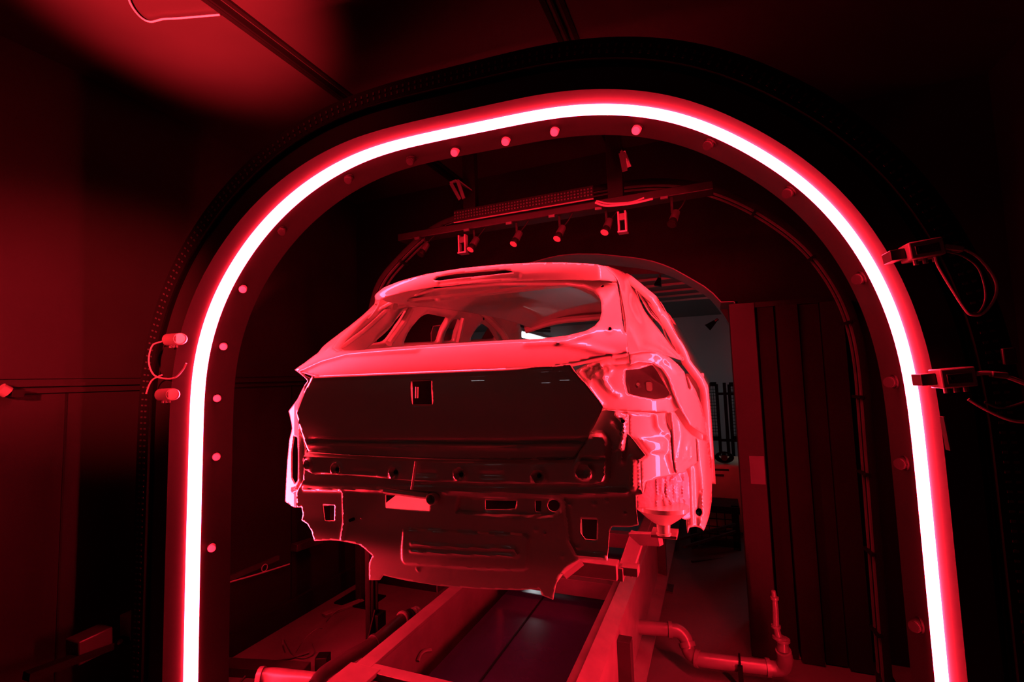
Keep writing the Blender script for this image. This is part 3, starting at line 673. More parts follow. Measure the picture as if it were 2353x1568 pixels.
    sheet('quarter_lower', gq, [(1600,1008),(1618,1012),(1630,1012),(1635,1060),(1636,1150),(1630,1185),(1617,1220),(1610,1214),(1598,1210),(1584,1213),(1580,1227),(1577,1200),(1574,1150),(1572,1100),(1578,1075),(1603,1060)], [circ((1607,1177), 9, 14), circ((1612.5,1129), 2.6, 8)], car, res=.007, rnd=.002, mirror=mirror,
        rel=[bead(gq, [(1622,1020),(1618,1100),(1617,1160),(1608,1205)], .012, .010), bead(gq, [(1588,1080),(1590,1150),(1592,1205)], .008, .008)])
    sheet('wheel_arch_inner', lambda X, Z: .62+0*np.asarray(X), [(XC+.42, .98), (XC+.93, 1.05), (XC+.93, 1.62), (XC+.42, 1.62)], [], car, world=True, res=.05, mirror=mirror)
for mi in (False, True): corner(mi)
gfl = lambda X, Z: -.155+.35*np.clip(-(np.asarray(X)+.745), 0, .25)+0*np.asarray(Z)
sheet('side_flange', gfl, [(677,850),(684,852),(714,870),(711,882),(690,930),(680,948),(686,968),(694,1000),(701,1030),(698,1060),(698,1102),(690,1128),(683,1134),(681,1167),(674,1166),(655,1153),(657,1110),(660,1060),(665,1010),(671,985),(669,970),(663,945),(683,918),(707,876),(700,868)], [[(675,1003),(683,1006),(685,1050),(684,1105),(677,1112),(670,1098),(670,1040)]], car, res=.005, rnd=.002,
   rel=[bead(gfl, [(691,970),(692,1010),(692,1105),(683,1122),(672,1126)], .012, .006)])

# ---- rear pillar from tailgate seam round to the side window, as a loft (right traced, left mirrored)
def loft(name, rows, parent, m=None, n=6, mirror=False, thick=.004, ang=60):
    R2 = [spline(r_, n) for r_ in rows]; C2 = [spline([R2[i][j] for i in range(len(R2))], n) for j in range(len(R2[0]))]
    a, b = len(C2), len(C2[0]); V = [C2[i][j].copy() for i in range(a) for j in range(b)]
    if mirror:
        for v in V: v[0] = 2*XC-v[0]
    F = [(i*b+j, (i+1)*b+j, (i+1)*b+j+1, i*b+j+1) for i in range(a-1) for j in range(b-1)]
    if mirror: F = [f[::-1] for f in F]
    o = mesh_obj(name, V, F, m or PAINT, parent, True, ang)
    me = o.data; bm = bmesh.new(); bm.from_mesh(me); bm.normal_update()
    if sum(f.normal.y*f.calc_area() for f in bm.faces) > 0: bmesh.ops.reverse_faces(bm, faces=bm.faces)
    bm.to_mesh(me); bm.free()
    s = o.modifiers.new('s', 'SOLIDIFY'); s.thickness = thick; s.offset = -1; return o
PIL = [
 [(1389,611,.29),(1398,612.5,.33),(1408,616,.42),(1425,622,.60),(1440,630,.70)],
 [(1405,626,.30),(1413,628,.33),(1427,636,.42),(1441,641,.55),(1455,648,.62)],
 [(1421,644,.31),(1424,646,.33),(1436,653,.40),(1450,664,.52),(1465,676,.55)],
 [(1429,672,.27),(1431,675,.29),(1444,686,.36),(1462,700,.48),(1480,712,.48)],
 [(1435,704,.18),(1437,706,.20),(1453,718,.28),(1476,732,.40),(1502,742,.42)],
 [(1440,735,.09),(1441,737,.11),(1460,750,.19),(1490,762,.32),(1522,768,.36)],
 [(1440,765,.01),(1445,767,.03),(1468,778,.11),(1500,788,.24),(1541,795,.31)],
 [(1443,790,-.07),(1448,792,-.05),(1475,798,.03),(1510,803,.17),(1558,813,.27)],
 [(1446,812,-.13),(1450,813,-.11),(1484,807,-.03),(1520,812,.10),(1571,828,.23)]]
for mi in (False, True):
    pl_ = loft('rear_pillar', [[PY(*a) for a in r_] for r_ in PIL], car, mirror=mi, n=5)
    # rain channel step inside the seam
    loft('seam_channel', [[PY(1424,655,.36),PY(1431,655,.42)],[PY(1428,690,.27),PY(1436,690,.33)],[PY(1434,730,.15),PY(1441,730,.21)],[PY(1438,762,.06),PY(1443,762,.1)]], pl_, n=3, mirror=mi)
# ---- body sides with door openings (surface x over y,z)
def side_x(z): return np.where(z > 1.70, .86-.45*(z-1.70)-.5*np.maximum(z-1.95, 0), .86+.07*sm((1.70-z)/.15))
def onside(px, py):
    X = -.8
    for _ in range(30):
        q = PX(px, py, X); X = .5*X+.5*(XC-float(side_x(np.array(q[2]))))
    return q[1], q[2]
SIDE = [(.36,1.72),(.40,1.86),(.47,1.97),(.56,2.075),(.72,2.125),(1.2,2.175),(1.8,2.18),(2.1,2.15),(2.35,2.08),(2.7,1.94),(3.05,1.82),(3.9,1.68),(3.98,1.25),(3.72,1.2),(3.60,1.40),(3.38,1.48),(3.16,1.40),(3.02,1.2),(2.98,1.0),(1.22,1.0),(1.18,1.25),(1.05,1.42),(.82,1.5),(.60,1.42),(.48,1.25),(.45,1.5)]
WN = [[onside(*a) for a in L] for L in ([(836,797),(868,764),(903,722),(924,709),(936,713),(915,748),(886,787)], [(920,791),(962,724),(978,717),(1030,728),(1006,787)], [(1014,786),(1037,729),(1057,732),(1043,784)], [(1076,783),(1088,756),(1103,740),(1122,753),(1138,780)])]
def side_sheet(mirror):
    g = lambda a, b: side_x(np.asarray(b))
    # build in (y,z) then swap axes
    o = sheet('body_side', g, SIDE, WN if not mirror else WN, car, world=True, res=.03, rnd=.02, thick=0)
    me = o.data; n = len(me.vertices); co = np.empty(n*3); me.vertices.foreach_get('co', co); co = co.reshape(-1, 3)
    y, x, z = co[:, 0].copy(), co[:, 1].copy(), co[:, 2].copy()
    s = 1 if mirror else -1
    co[:, 0] = XC+s*x; co[:, 1] = y; me.vertices.foreach_set('co', co.ravel()); me.update()
    m_ = o.modifiers.new('s', 'SOLIDIFY'); m_.thickness = .035; m_.offset = 0
    return o
sideL, sideR = side_sheet(False), side_sheet(True)
# inner rail with a row of holes above the left openings, belt bar and pillar ridge
hp = [PX(*a) for a in ((905,700,-.72),(990,693,-.70),(1060,700,-.69),(1110,722,-.69),(1150,760,-.70),(1168,790,-.72))]
MB().tube(spline(hp, 6), .028, 10).build('roof_rail', PAINT, sideL)
for a in ((1003,697),(1017,698),(1032,700),(1048,701),(1078,712),(1092,718),(1112,733)):
    c = PX(*a, -.67); MB().tube([c, c+np.array([-.004, 0, 0])], .010, 12).build('rail_hole', BLACK, sideL)
MB().tube([PX(893,790,-.70), PX(925,745,-.69), PX(944,712,-.68)], .020, 8).build('pillar_ridge', PAINT, sideL)
MB().tube([PX(1052,788,-.72), PX(1064,732,-.69)], .016, 8).build('pillar_ridge', PAINT, sideL)
# right greenhouse frame seen edge-on: drip rail and window frame strips
for (L, r_, nm) in (([(1459,656,.76),(1473,684,.69),(1493,719,.62),(1520,748,.57),(1532,777,.50),(1549,803,.42),(1571,826,.33)], .004, 'window_frame'),
                    ([(1461,650,.95),(1484,667,1.1),(1502,688,1.2),(1524,722,1.25),(1546,763,1.25),(1566,800,1.2),(1583,824,1.1)], .005, 'window_frame'),
                    ([(1466,652,1.1),(1494,676,1.5),(1512,692,1.9),(1532,725,2.2),(1553,765,2.4),(1574,803,2.5),(1590,826,2.5)], .006, 'drip_rail')):
    MB().tube(spline([PY(*a) for a in L], 6), r_, 8).build(nm, PAINT, sideR)
loft('window_frame', [[PY(1462,662,.80),PY(1470,664,.95)],[PY(1480,690,.75),PY(1492,694,.98)],[PY(1502,722,.66),PY(1516,726,1.0)],[PY(1528,750,.62),PY(1538,756,1.0)],[PY(1550,800,.48),PY(1560,798,.9)]], sideR, n=4)
# front end beyond the openings: scuttle and bonnet
loft('bonnet', [[np.array([XC+u, 2.95+.0*u, 1.80-.1*(u/.8)**2]) for u in (-.8, -.4, 0, .4, .8)], [np.array([XC+u, 3.9, 1.68-.1*(u/.8)**2]) for u in (-.78, -.4, 0, .4, .78)]], car, n=5)

# ================================================================== CONVEYOR, SKID, PIPES
RZ = .50
def Q(px, py, z): return Vector(PZ(px, py, z))
conv = empty('conveyor', (-.085, 1.4, 0), 'long steel conveyor frame with two rails and cross beams running under the car', 'conveyor')
xl0, xl1 = PZ(815,1526,RZ)[0], PZ(930,1474,RZ)[0]
xr0, xr1 = PZ(1299,1568,RZ)[0], PZ(1368,1514,RZ)[0]
xl0b = PZ(1040,1351,RZ)[0]
XA, XB = -.53, -.455          # left rail top
XE, XF, XG = .30, .335, .40   # right rail
Y0, Y1 = -.9, 5.2
# left rail: top flange, web, bottom flange
mb = MB(); mb.box((XA, Y0, RZ-.012), (XB, Y1, RZ)); mb.box((XB-.012, Y0, .16), (XB, Y1, RZ-.012)); mb.box((XB, Y0, .16), (XB+.10, Y1, .172))
mb.box((XA-.02, Y0, RZ-.012), (XB+.05, -.10, RZ+.004))
mb.build('rail', STEEL, conv, smooth=False, bevel=.002)
# right rail: top with an inclined guide, deep web and lower flange
P5 = [(XE, RZ), (XF, RZ), (XF+.004, RZ+.012), (XG, RZ-.028), (XG, .12), (XG+.07, .105), (XG+.07, .09), (XG-.02, .09), (XG-.02, RZ-.05), (XE, RZ-.02)]
V = [(x, y, z) for y in (Y0, Y1) for x, z in P5]; k = len(P5)
F = [(i, (i+1) % k, (i+1) % k+k, i+k) for i in range(k)]+[tuple(range(k))[::-1], tuple(range(k, 2*k))]
MB().add(V, F).build('rail', STEEL, conv, smooth=False)
for x, y, nm in ((XG+.03, .55, 0), (XG+.03, 2.2, 0), (XA-.02, 1.0, 0), (XA-.02, 2.4, 0)):
    mb = MB(); mb.box((x-.03, y-.03, 0), (x+.03, y+.03, RZ-.06)); mb.box((x-.07, y-.07, 0), (x+.07, y+.07, .012)); mb.build('leg', STEELD, conv, smooth=False, bevel=.002)
MB().bar(Vector((XG+.006, -.36, .40)), Vector((XG+.006, -.30, .40)), .012, .05).build('gusset', STEEL, conv, bevel=.002)
mb = MB()
MB().tube([PZ(1502,1568,.25)[0:3]*np.array([1,1,1]), PZ(1502,1568,.25)+np.array([0,0,.001])], .0001, 3)
for y in (-.33, 1.9, 3.2): MB().box((XB-.0, y-.03, .38), (XE, y+.05, RZ-.02)).build('cross_beam', STEEL, conv, bevel=.002)
MB().box((XB, -.125, RZ-.03), (XE+.0, -.07, RZ+.0)).build('cross_beam', STEEL, conv, bevel=.002)
MB().box((XB+.0, 1.05, .37), (XE, 1.12, .46)).build('cross_beam', STEEL, conv, bevel=.002)
# glossy cover sheet between the rails
o = MB().box((XB+.10, -.12, .335), (XE, 5.0, .345)).build('cover_sheet', BELTM, conv, smooth=False)
MB().box((XB+.33, -.12, .345), (XB+.337, 5.0, .349)).build('sheet_joint', BLACK, o)
# stop block and hook
a = Q(1280,1500,.45)
o = MB().box((XE-.085, -.30, .40), (XE-.005, -.24, RZ)).build('stop_block', STEEL, conv, bevel=.003)
MB().bar((XE-.10, -.52, .40), (XE-.075, -.26, .42), .012, .05).build('guide_strip', STEEL, conv)
MB().tube(spline([Q(960,1520,.36), Q(966,1505,.375), Q(976,1497,.38), Q(990,1495,.37)], 5), .009, 8).build('hook', STEEL, conv)
# walk-on grating at the front
gr = empty('floor_grating', (-.2, -.5, .44), 'coarse square steel grating at the bottom edge in front of the cross beam', 'grating')
mb = MB()
for x in np.arange(XB-.02, XE, .058): mb.box((x-.003, -.95, .43), (x+.003, -.13, .462))
for y in np.arange(-.93, -.13, .058): mb.box((XB-.03, y-.003, .432), (XE, y+.003, .46))
mb.build('bars', STEEL, gr, smooth=False)
MB().box((XB-.035, -.97, .43), (XB-.028, -.13, .465)).build('edge_bar', STEEL, gr)

# skid carrying the car
sk = empty('skid', (-.1, 1, .55), 'red lit steel skid frame with upright arms carrying the car body', 'skid')
a0 = Vector(PY(1418,1330,.02)); a1 = Vector(PY(1456,1228,.20))
SX = .385
mb = MB()
def skp(px, py, y): return Vector(PY(px, py, y))
# inclined arm, from rail clamp up to the car, then outward to the cup
A0 = skp(1434,1312,.33); A1 = skp(1462,1230,.60); A2 = skp(1518,1233,.20)
A1 = skp(1463,1238,.22)
A0 = skp(1436,1318,.12)
MB().bar(A0, A1+(A1-A0).normalized()*.02, .055, .03, up=(0,-1,.3)).build('upright_arm', STEEL, sk, bevel=.003)
B1 = skp(1518,1240,.17)
MB().bar(A1-Vector((.02, 0, 0)), B1, .03, .045, up=(0,0,1)).build('outrigger', STEEL, sk, bevel=.003)
c = skp(1523,1227,.12)
MB().box((c.x-.04, c.y-.03, c.z-.008), (c.x+.05, c.y+.06, c.z+.004)).build('support_plate', STEEL, sk, bevel=.002)
for (px, py, y, sx, sz) in ((1411,1318,.04,.04,.045),(1447,1313,.05,.035,.03)):
    c = skp(px, py, y); MB().box((c.x-sx/1.2, c.y-.01, c.z-sz/2), (c.x+sx/1.2, c.y+.04, c.z+sz/2)).build('clamp', STEEL, sk, bevel=.002)
# skid cross tube
C0 = skp(1300,1312,.0); C1 = skp(1420,1312,.03)
mb = MB(); mb.box((XC-.40, C1.y-.02, C1.z-.03), (C1.x, C1.y+.04, C1.z+.025)); mb.build('cross_tube', STEEL, sk, bevel=.004)
D0, D1 = skp(1295,1322,-.06), skp(1335,1290,-.02)
MB().bar(D0, D1, .03, .02).build('stay', STEEL, sk)
MB().box((XC-.42, 1.2, RZ+.002), (XC-.36, 3.8, RZ+.075)).build('runner', STEEL, sk, bevel=.003)
MB().box((.35, 1.2, RZ+.015), (.41, 3.8, RZ+.09)).build('runner', STEEL, sk, bevel=.003)
MB().bar((XC-.40, 1.3, RZ+.07), (XC-.45, 1.3, .88), .04, .04).build('upright_arm', STEEL, sk, bevel=.003)
for s in (-1, 1): MB().bar((XC+s*.40, 3.0, RZ+.07), (XC+s*.42, 3.0, .88), .04, .04).build('upright_arm', STEEL, sk, bevel=.003)

# pipes
FL = 0.0
def pipe(name, pts_px, r, label, collars, m=PIPEM, brk=()):
    P = [Vector(PZ(*a)) for a in pts_px]; th = empty(name, P[0], label, 'pipe')
    MB().tube([Vector(p) for p in spline(P, 8)], r, 18).build('tube', m, th)
    for (i, ln) in collars:
        p = P[i]; d = (P[min(i+1, len(P)-1)]-P[max(i-1, 0)]).normalized()
        MB().tube([p-d*ln, p+d*ln], r*1.22, 18).build('collar', m, th)
    return th, P
zp = .20
th, P = pipe('drain_pipe', [(1456,1441,zp),(1470,1442,zp),(1540,1448,zp),(1560,1452,zp-.005),(1574,1466,zp-.03),(1579,1482,zp-.06),(1584,1500,zp-.09),(1602,1514,.10),(1640,1520,.10),(1700,1527,.10),(1765,1535,.10),(1785,1537,.10),(1800,1532,.12),(1804,1515,.17),(1800,1495,.22)], .036, 'light plastic drain pipe with two bends on the floor right of the conveyor', [(2,.010),(5,.012),(7,.010),(10,.010)])
q = P[9]; mb = MB(); 
mb.tube([q+Vector((math.cos(a)*.0, math.sin(a)*.046, math.cos(a)*.046)) for a in np.linspace(0, 2*math.pi, 17)], .005, 6, cap=False); mb.box((q.x-.012, q.y-.06, 0), (q.x+.012, q.y-.045, .12)); mb.build('pipe_clip', BLACK, th)
up = P[-1]
U = [up, up+Vector((0, 0, .05)), Vector(PY(1789,1465,up.y)), Vector(PY(1783,1440,up.y)), Vector(PY(1782,1400,up.y)), Vector(PY(1780,1375,up.y)), Vector(PY(1777,1358,up.y))]
th2 = empty('riser_pipe', up, 'thin vertical pipe with ring collars rising beside the dark panel', 'pipe')
MB().tube(U, .015, 14, rs=[.028, .024, .017, .015, .014, .012, .010]).build('tube', PIPEM, th2)
for i, r_ in ((1, .034), (2, .028), (3, .022), (5, .019)): MB().tube([U[i]-Vector((0, 0, .006)), U[i]+Vector((0, 0, .006))], r_, 16).build('collar', PIPEM, th2)
o = MB().add([(-.05,0,0),(.05,0,0),(.05,.06,0),(-.05,.06,0),(-.01,.02,.11),(.01,.03,.11)], [(0,3,2,1),(0,1,5,4),(1,2,5),(2,3,4,5),(3,0,4)]).build('floor_wedge', STEEL)
o.location = Vector(PZ(1818,1512,0)); tag(o, 'small pointed block on the floor behind the riser pipe', 'block')
th, P = pipe('hose_pipe', [(720,1580,.20),(745,1548,.20),(800,1512,.20),(860,1476,.20),(905,1438,.20),(935,1415,.20)], .034, 'dark round pipe with rings running beside the left conveyor rail', [(3,.008)], STEELD)
for k, (x, y) in enumerate(((925,1421),(942,1415),(950,1411),(957,1407))):
    c = Vector(PZ(x, y, .205)); d = (P[-1]-P[-2]).normalized(); MB().tube([c-d*.006, c+d*.006], .042-.003*k, 16).build('clamp_ring', PIPEM if k != 1 else BLACK, th)
th, P = pipe('feed_pipe', [(600,1558,.16),(628,1556,.16),(680,1562,.16),(735,1568,.16)], .040, 'short bright pipe stub crossing the bottom left corner of the floor', [(0,.012),(3,.016)])
# floor clutter at the left
def blk(name, px, py, sx, sy, sz, label, m=STEELD, z=0, rz=0, cat='box'):
    p = PZ(px, py, z); o = MB().box((-sx/2, -sy/2, 0), (sx/2, sy/2, sz)).build(name, m, None, bevel=.004); o.location = tuple(p); o.rotation_euler[2] = rz; tag(o, label, cat); return o
blk('cable_duct', 600, 1548, .55, .10, .05, 'flat dark duct at the bottom left on the floor', STEELD, 0, .25)
blk('floor_box', 742, 1535, .07, .07, .07, 'small black box on the floor left of the dark pipe', BLACK, 0, .4)
blk('floor_plate', 790, 1400, .30, .05, .02, 'thin plate strip lying along the left floor edge', STEEL, 0, 1.2, 'plate')
p = PZ(828, 1380, 0)
th = empty('support_post', p, 'slim upright post behind the lower left of the car body', 'post')
o = MB().box((-.025, -.025, .012), (.025, .025, 1.15)).build('upright', STEELD, None, bevel=.003); o.parent = th
o = MB().box((-.15, -.11, 0), (.15, .11, .012)).build('base_plate', BLACK); o.parent = th
def fcab(pts, r, m, label): return cable([PZ(*a) for a in pts], r, m, label)
fcab([(655,1500,.05),(650,1485,.12),(652,1470,.14),(672,1505,.02),(700,1512,.01),(722,1500,.01),(718,1480,.01)], .004, CABLED, 'dark cable curled on the floor left of the dark pipe')
fcab([(545,1575,.01),(575,1545,.01),(620,1522,.01),(670,1512,.01),(710,1500,.01)], .005, CABLED, 'dark cable sweeping along the floor at the bottom left')
fcab([(680,1500,.01),(700,1470,.08),(725,1447,.12),(740,1445,.1)], .003, CABLED, 'thin dark cable arching up from the left floor')
fcab([(750,1430,.05),(765,1412,.10),(785,1400,.08)], .003, CABLED, 'thin dark cable by the far left floor edge')
# cable and rail on the left wall
def wallp(px, py, off=.02): return PX(px, py, XL+off)
cable([wallp(440,1420,.05), wallp(480,1382), wallp(513,1346), wallp(530,1338), wallp(575,1325), wallp(612,1314), wallp(640,1305), wallp(665,1297)], .005, CABLE, 'thin lit cable strung along the lower left wall')
o = MB().tube([wallp(608,1310)+np.array([0, .022*math.cos(a), .022*math.sin(a)+.012]) for a in np.linspace(0, 2*math.pi, 17)], .003, 6, cap=False).build('cable_ring', CABLE); tag(o, 'small round wire loop on the lower left wall cable', 'ring')
o = MB().bar(wallp(475,1352,.008), wallp(640,1282,.008), .016, .03).build('wall_rail', STEELD); tag(o, 'narrow straight rail fixed to the lower left wall above the cable', 'rail')
o = MB().bar(wallp(675,1260,.03), wallp(735,1240,.03), .06, .05).build('wall_duct', STEELD, None, bevel=.003); tag(o, 'short duct piece on the left wall beside the lower car corner', 'duct')
# dark equipment at the lower left in front of the arch
def box_between(name, a, b, m, label, cat, z0, z1, wd):
    o = MB().bar(a, b, wd, z1).build(name, m, None, bevel=.004); tag(o, label, cat); return o
e0, e1 = PX(165,1500,-1.75), PX(245,1462,-1.75)
o = MB().bar(e0, e1, .10, .10).build('wall_box', STEELD, None, bevel=.006); tag(o, 'dim dark box low on the left wall, the farther left of two', 'box')
e0, e1 = PX(290,1445,-1.72), PX(358,1412,-1.72)
th = empty('junction_box', e0, 'dim boxy unit with a sunk face low beside the left leg of the arch', 'box')
MB().bar(e0, e1, .10, .11).build('housing', STEEL, th, bevel=.006)
MB().bar(e0*.75+e1*.25+np.array([.051, 0, 0]), e0*.25+e1*.75+np.array([.051, 0, 0]), .004, .03).build('face_slot', BLACK, th)
o = MB().tube([PX(272,1478,-1.7), PX(275,1472,-1.7)+np.array([.01, 0, 0])], .010, 10).build('cable_gland', ALU); tag(o, 'tiny shiny gland between the two dim boxes at the lower left', 'gland')
o = MB().bar(PX(60,1556,-1.72), PX(480,1400,-1.72), .05, .03).build('floor_rail', BLACK); tag(o, 'dark rail carrying the boxes at the lower left', 'rail')
cable([PX(395,1450,-1.6), PX(380,1440,-1.6), PX(393,1425,-1.6), PX(385,1470,-1.6), PX(398,1480,-1.6), PX(380,1490,-1.6)], .004, CABLE, 'tangled thin cable at the foot of the left arch leg')
o = MB().tube([PX(0,893,XL+.05), PX(18,902,XL+.05)], .025, 12).build('wall_lamp', STEEL); tag(o, 'small lit fitting on the left wall joint at the picture edge', 'fitting')
o = MB().box((-.02, -.02, -.015), (.04, .02, .015)).build('wall_bracket', BLACK); o.location = tuple(PX(30,905,XL+.03)); tag(o, 'dark bracket beside the small fitting on the left wall joint', 'bracket')
cable([PZ(*a, CEZ-.012) for a in ((285,-40),(300,8),(322,38),(345,50),(375,44),(410,42),(470,37),(505,34))], .004, CABLE, 'thin wire lying along the ceiling at the upper left')

# dark column and folded panels right of the exit
CY = 1.50
cz = PY(1700,708,CY)[2]
x0 = PZ(1728,1486,0)[0]
col_ = empty('steel_column', (x0+.05, CY, 0), 'dark red lit flat column between the exit and the dark panels', 'column')
MB().box((.98, CY-.06, 0), (1.12, CY+.05, 2.03)).build('post', BEAMM, col_, bevel=.004)
o = MB().box((1.035, CY-.064, .97), (1.112, CY-.06, 1.13)).build('wrapped_film', STEELD, col_); tag(o, 'shiny crumpled film')
pn = empty('folded_screen', (1.25, CY, 0), 'black vertical folded panels standing right of the column', 'screen')
fx = [1.135, 1.22, 1.23, 1.34, 1.35, 1.45, 1.455, 1.56]
for i in range(0, 8, 2):
    MB().box((fx[i], CY-.02-(.03 if i % 4 else 0), 0.01), (fx[i+1], CY+.02, 2.0)).build('panel', WALLD, pn, smooth=False)
MB().box((1.12, CY-.03, 2.0), (1.6, CY+.06, 2.03)).build('top_rail', BLACK, pn)

# third arch beyond the exit with two small cameras
Y3 = 2.95
def p3(px, py): return PY(px, py, Y3)
c3 = [p3(1690,785), p3(1672,742), p3(1650,708), p3(1618,672), p3(1575,646)]
top3 = c3[-1]; pth = [np.array([c3[0][0]+.06, Y3, 0]), np.array([c3[0][0]+.06, Y3, 1.2])]+c3+[np.array([c3[-1][0]-.35, Y3, top3[2]+.09]), np.array([-.6, Y3, top3[2]+.09]), np.array([-1.2, Y3, top3[2]-.35]), np.array([-1.5, Y3, 1.4]), np.array([-1.5, Y3, 0])]
S3 = resample(spline(pth, 10), 120)
arch3 = empty('exit_arch', (0, Y3, 0), 'third arch seen through the exit, its inner face lit red at the right', 'arch')
sweep(S3, [(0, -.08), (0, .08), (.10, .08), (.10, -.08)], 'arch_frame', STEEL, arch3, ax=np.array([0, 1.0, 0]))
for (a, b, l) in (((1517,632),(1513,650),'small dark camera hanging at the top of the exit opening'), ((1650,733),(1632,748),'small dark camera at the right side of the exit opening')):
    A, B = PY(*a, Y3-.1), PY(*b, Y3-.1); th = empty('exit_camera', A, l, 'camera')
    MB().tube([A, A*.6+B*.4], .012, 10).build('bracket', ALU, th); d = (B-A)/np.linalg.norm(B-A)
    MB().tube([A*.6+B*.4, B+d*.03], .04, 4, rs=[.02, .045]).build('housing', BLACK, th)

# ================================================================== FAR HALL
HY = 8.0
struct('wall_far', MB().box((-9, HY, 0), (9, HY+.1, 6)), HALLW, 'grey wall of the factory hall seen through the exit')
hz = PY(1700, 722, HY)[2]
struct('trim_5', MB().box((-9, 1.97, hz+.02), (9, HY, hz+.1)), HALLC, 'grey ceiling of the factory hall')
for i, (a, b) in enumerate(((1480,629),(1510,643),(1532,656),(1550,669),(1562,680),(1575,690))):
    y = PZ(a, b, hz)[1]
    o = MB().box((-8, y-.007, hz-.007), (8, y+.007, hz+.02)).build('ceiling_pipe', HALLP); tag(o, 'thin pale batten under the far hall ceiling, one of a parallel row', 'batten', 'parallel pale battens under the hall ceiling')
# mesh fence panels
def fence(x0, x1, z0, z1, y, label, n):
    th = empty('mesh_fence', ((x0+x1)/2, y, 0), label, 'fence', 'black framed mesh panels before the hall wall'); mb = MB()
    for x in (x0, x1): mb.box((x-.025, y-.03, 0), (x+.025, y+.03, z1))
    for z in (z0, z1): mb.box((x0, y-.03, z-.035), (x1, y+.03, z+.035))
    mb.build('frame', BLACK, th, smooth=False); mb = MB()
    for x in np.arange(x0, x1, .055): mb.box((x-.004, y-.004, z0), (x+.004, y+.004, z1))
    for z in np.arange(z0, z1, .055): mb.box((x0, y-.004, z-.004), (x1, y+.004, z+.004))
    mb.build('mesh', BLACK, th, smooth=False)
FY = 7.2
fa, fb = PY(1598,884,FY), PY(1654,1008,FY)
fence(fa[0], fb[0], fb[2], fa[2], FY, 'black framed mesh panel just right of the car body', 8)
fc, fd = PY(1675,884,FY), PY(1740,1008,FY)
fence(fc[0], fd[0], fd[2], fc[2], FY, 'black framed mesh panel beside the dark column', 8)
p = PY(1664,880,FY-.1); q = PY(1667,1045,FY-.1)
o = MB().box((p[0]-.025, FY-.14, 0), (p[0]+.025, FY-.06, p[2])).build('fence_post', BLACK); tag(o, 'black post between the two mesh fence panels', 'post')
for y in (905, 1012):
    z = PY(1665,y,FY-.05)[2]; o = MB().box((fb[0], FY-.08, z-.02), (fc[0]+.2, FY-.04, z+.02)).build('fence_bar', BLACK); tag(o, 'short %s bar joining the two mesh fence panels' % ('upper' if y < 950 else 'lower'), 'bar')
# tank with a hose reel on top
TY = 3.75
ta, tb = PY(1635,1085,TY), PY(1705,1160,TY)
th = empty('cream_tank', ((ta[0]+tb[0])/2+.1, TY+.4, 0), 'pale yellowish tank on a frame beyond the exit right of the car', 'tank')
MB().box((ta[0]-.15, TY, .0), (tb[0]+.3, TY+.6, PY(1640,1068,TY)[2])).build('body', TANKM, th, bevel=.03)
MB().box((ta[0]-.1, TY-.01, PY(1660,1078,TY)[2]-.02), (tb[0]-.1, TY+.0, PY(1660,1078,TY)[2])).build('rim', STEELD, th, bevel=.003)
MB().box((ta[0]-.1, TY-.03, PY(1660,1090,TY)[2]-.02), (tb[0]-.15, TY+.0, PY(1660,1090,TY)[2])).build('rim', STEELD, th, bevel=.003)
c = PY(1664,1050,TY+.1)
th = empty('hose_reel', c, 'dark round coil resting on the pale tank', 'reel')
mb = MB()
for k in range(5): mb.tube([c+np.array([.085*math.cos(a)*(1-.08*k), .02*k-.04, .05*math.sin(a)*(1-.05*k)]) for a in np.linspace(0, 2*math.pi, 25)], .009, 8, cap=False)
mb.build('coil', BLACK, th); MB().tube([c+np.array([0, -.09, 0]), c+np.array([0, .1, 0])], .03, 16).build('hub', STEELD, th)
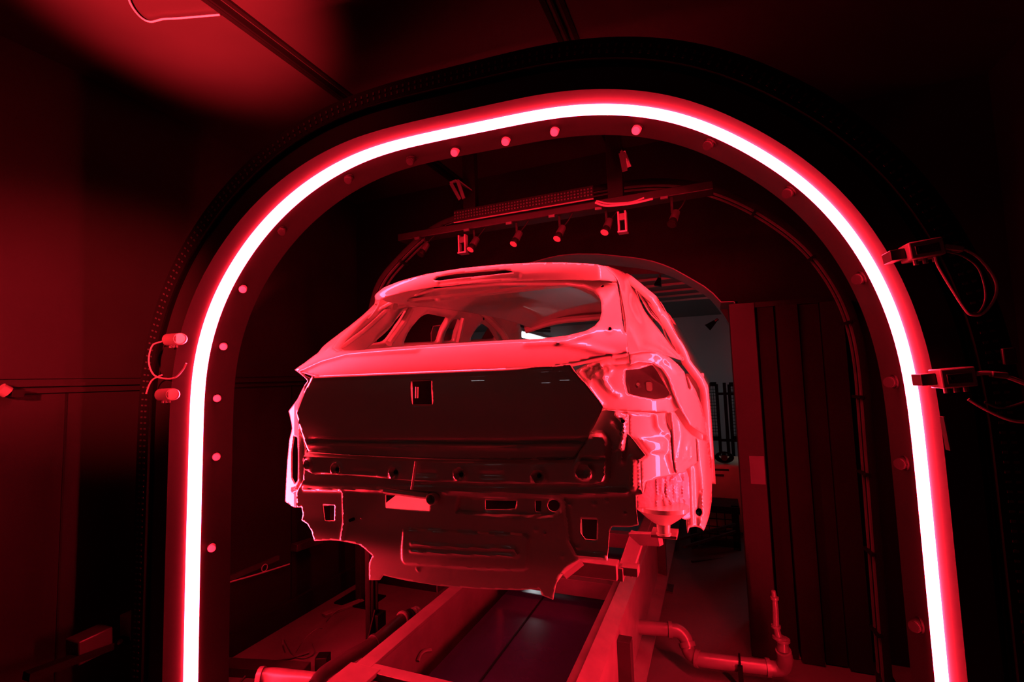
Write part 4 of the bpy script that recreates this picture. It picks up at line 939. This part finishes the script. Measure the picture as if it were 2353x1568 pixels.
# dark rack with mesh in the lower hall
KY = 3.25
a, b = PY(1590,1158,KY), PY(1700,1262,KY)
th = empty('mesh_rack', ((a[0]+b[0])/2, KY, 0), 'low black rack with mesh sides below the pale tank', 'rack'); mb = MB()
zt, zl = a[2], max(.05, b[2])
for x in (a[0], b[0]-.02): mb.box((x-.03, KY-.03, 0), (x+.03, KY+.03, zt))
mb.box((a[0], KY-.04, zt-.06), (b[0]+.02, KY+.3, zt)); mb.box((a[0], KY-.03, zl-.03), (b[0], KY+.03, zl+.03)); mb.build('frame', BLACK, th, smooth=False); mb = MB()
for x in np.arange(a[0], b[0], .07): mb.box((x-.004, KY, zl), (x+.004, KY+.006, zt))
for z in np.arange(zl, zt, .07): mb.box((a[0], KY, z-.004), (b[0], KY+.006, z+.004))
mb.build('mesh', BLACK, th, smooth=False)
for i, (a, b, y) in enumerate((((1560,1240),(1690,1205),2.75),((1570,1258),(1690,1222),2.6),((1590,1292),(1695,1281),2.80))):
    o = MB().bar(PY(*a, y), PY(*b, y+.3), .02, .02).build('steel_bar', STEELD); tag(o, 'long dark steel bar leaning in the hall beyond the car, %s of three' % ('upper', 'middle', 'lower')[i], 'bar')
# fluorescent fitting of the hall seen through the car windows
def tube_lamp(p, q, label, m, group, w_=.09, top=None):
    p, q = Vector(p), Vector(q); th = empty('tube_lamp', (p+q)/2, label, 'lamp', group)
    MB().bar(p+Vector((0, 0, .05)), q+Vector((0, 0, .05)), w_*2.2, .05).build('housing', HALLP, th)
    MB().bar(p, q, w_, .035).build('tube', m, th)
    if top:
        for t in (.2, .8): c = p.lerp(q, t); MB().tube([c+Vector((0, 0, .07)), Vector((c.x, c.y, top))], .008, 6).build('hanger', HALLP, th)
tube_lamp(PY(1170,764,4.6), PY(1262,786,7.6), 'bright white tube lamp seen through the rear window of the car', TUBEM, 'hall tube lamps', .13, hz+.02)
tube_lamp((2.6, 4.4, 2.55), (2.6, 6.0, 2.55), 'white tube lamp of the far hall hidden behind the booth', TUBEM, 'hall tube lamps')
for k, (a, b) in enumerate((((1160,752,4.8),(1262,762,6.5)),((1160,748,5.2),(1262,755,6.5)))):
    o = MB().bar(PY(*a), PY(*b), .05, .04).build('cable_channel', STEEL); tag(o, 'grey channel beside the hall lamp seen through the car window, %s' % ('lower', 'upper')[k], 'channel')

# hall behind the photographer: lamps that mirror in the dark car tail
for (x, y, z, L, lb) in ((-5.5, -7, 3.32, .95, 'white tube lamp behind the photographer mirrored above the square hole in the tailgate'), (-2.9, -7, 2.93, .35, 'white tube lamp behind the photographer mirrored in the middle of the tailgate'),
                     (-.55, -7, 2.72, .22, 'small white lamp behind the photographer mirrored at the upper right of the tailgate'), (-1.0, -7.05, 2.48, .2, 'small white lamp behind the photographer mirrored low at the right of the tailgate')):
    tube_lamp((x, y, z), (x+L, y, z), lb, BTUBE, 'tube lamps behind the photographer', .06, 5.0)
struct('trim_8', MB().box((-9, -12, 5), (9, -2.6, 5.1)), HALLC, 'ceiling of the hall behind the photographer')
struct('wall_rear', MB().box((-9, -12.1, 0), (9, -12, 5)), HALLW, 'far hall wall behind the photographer')
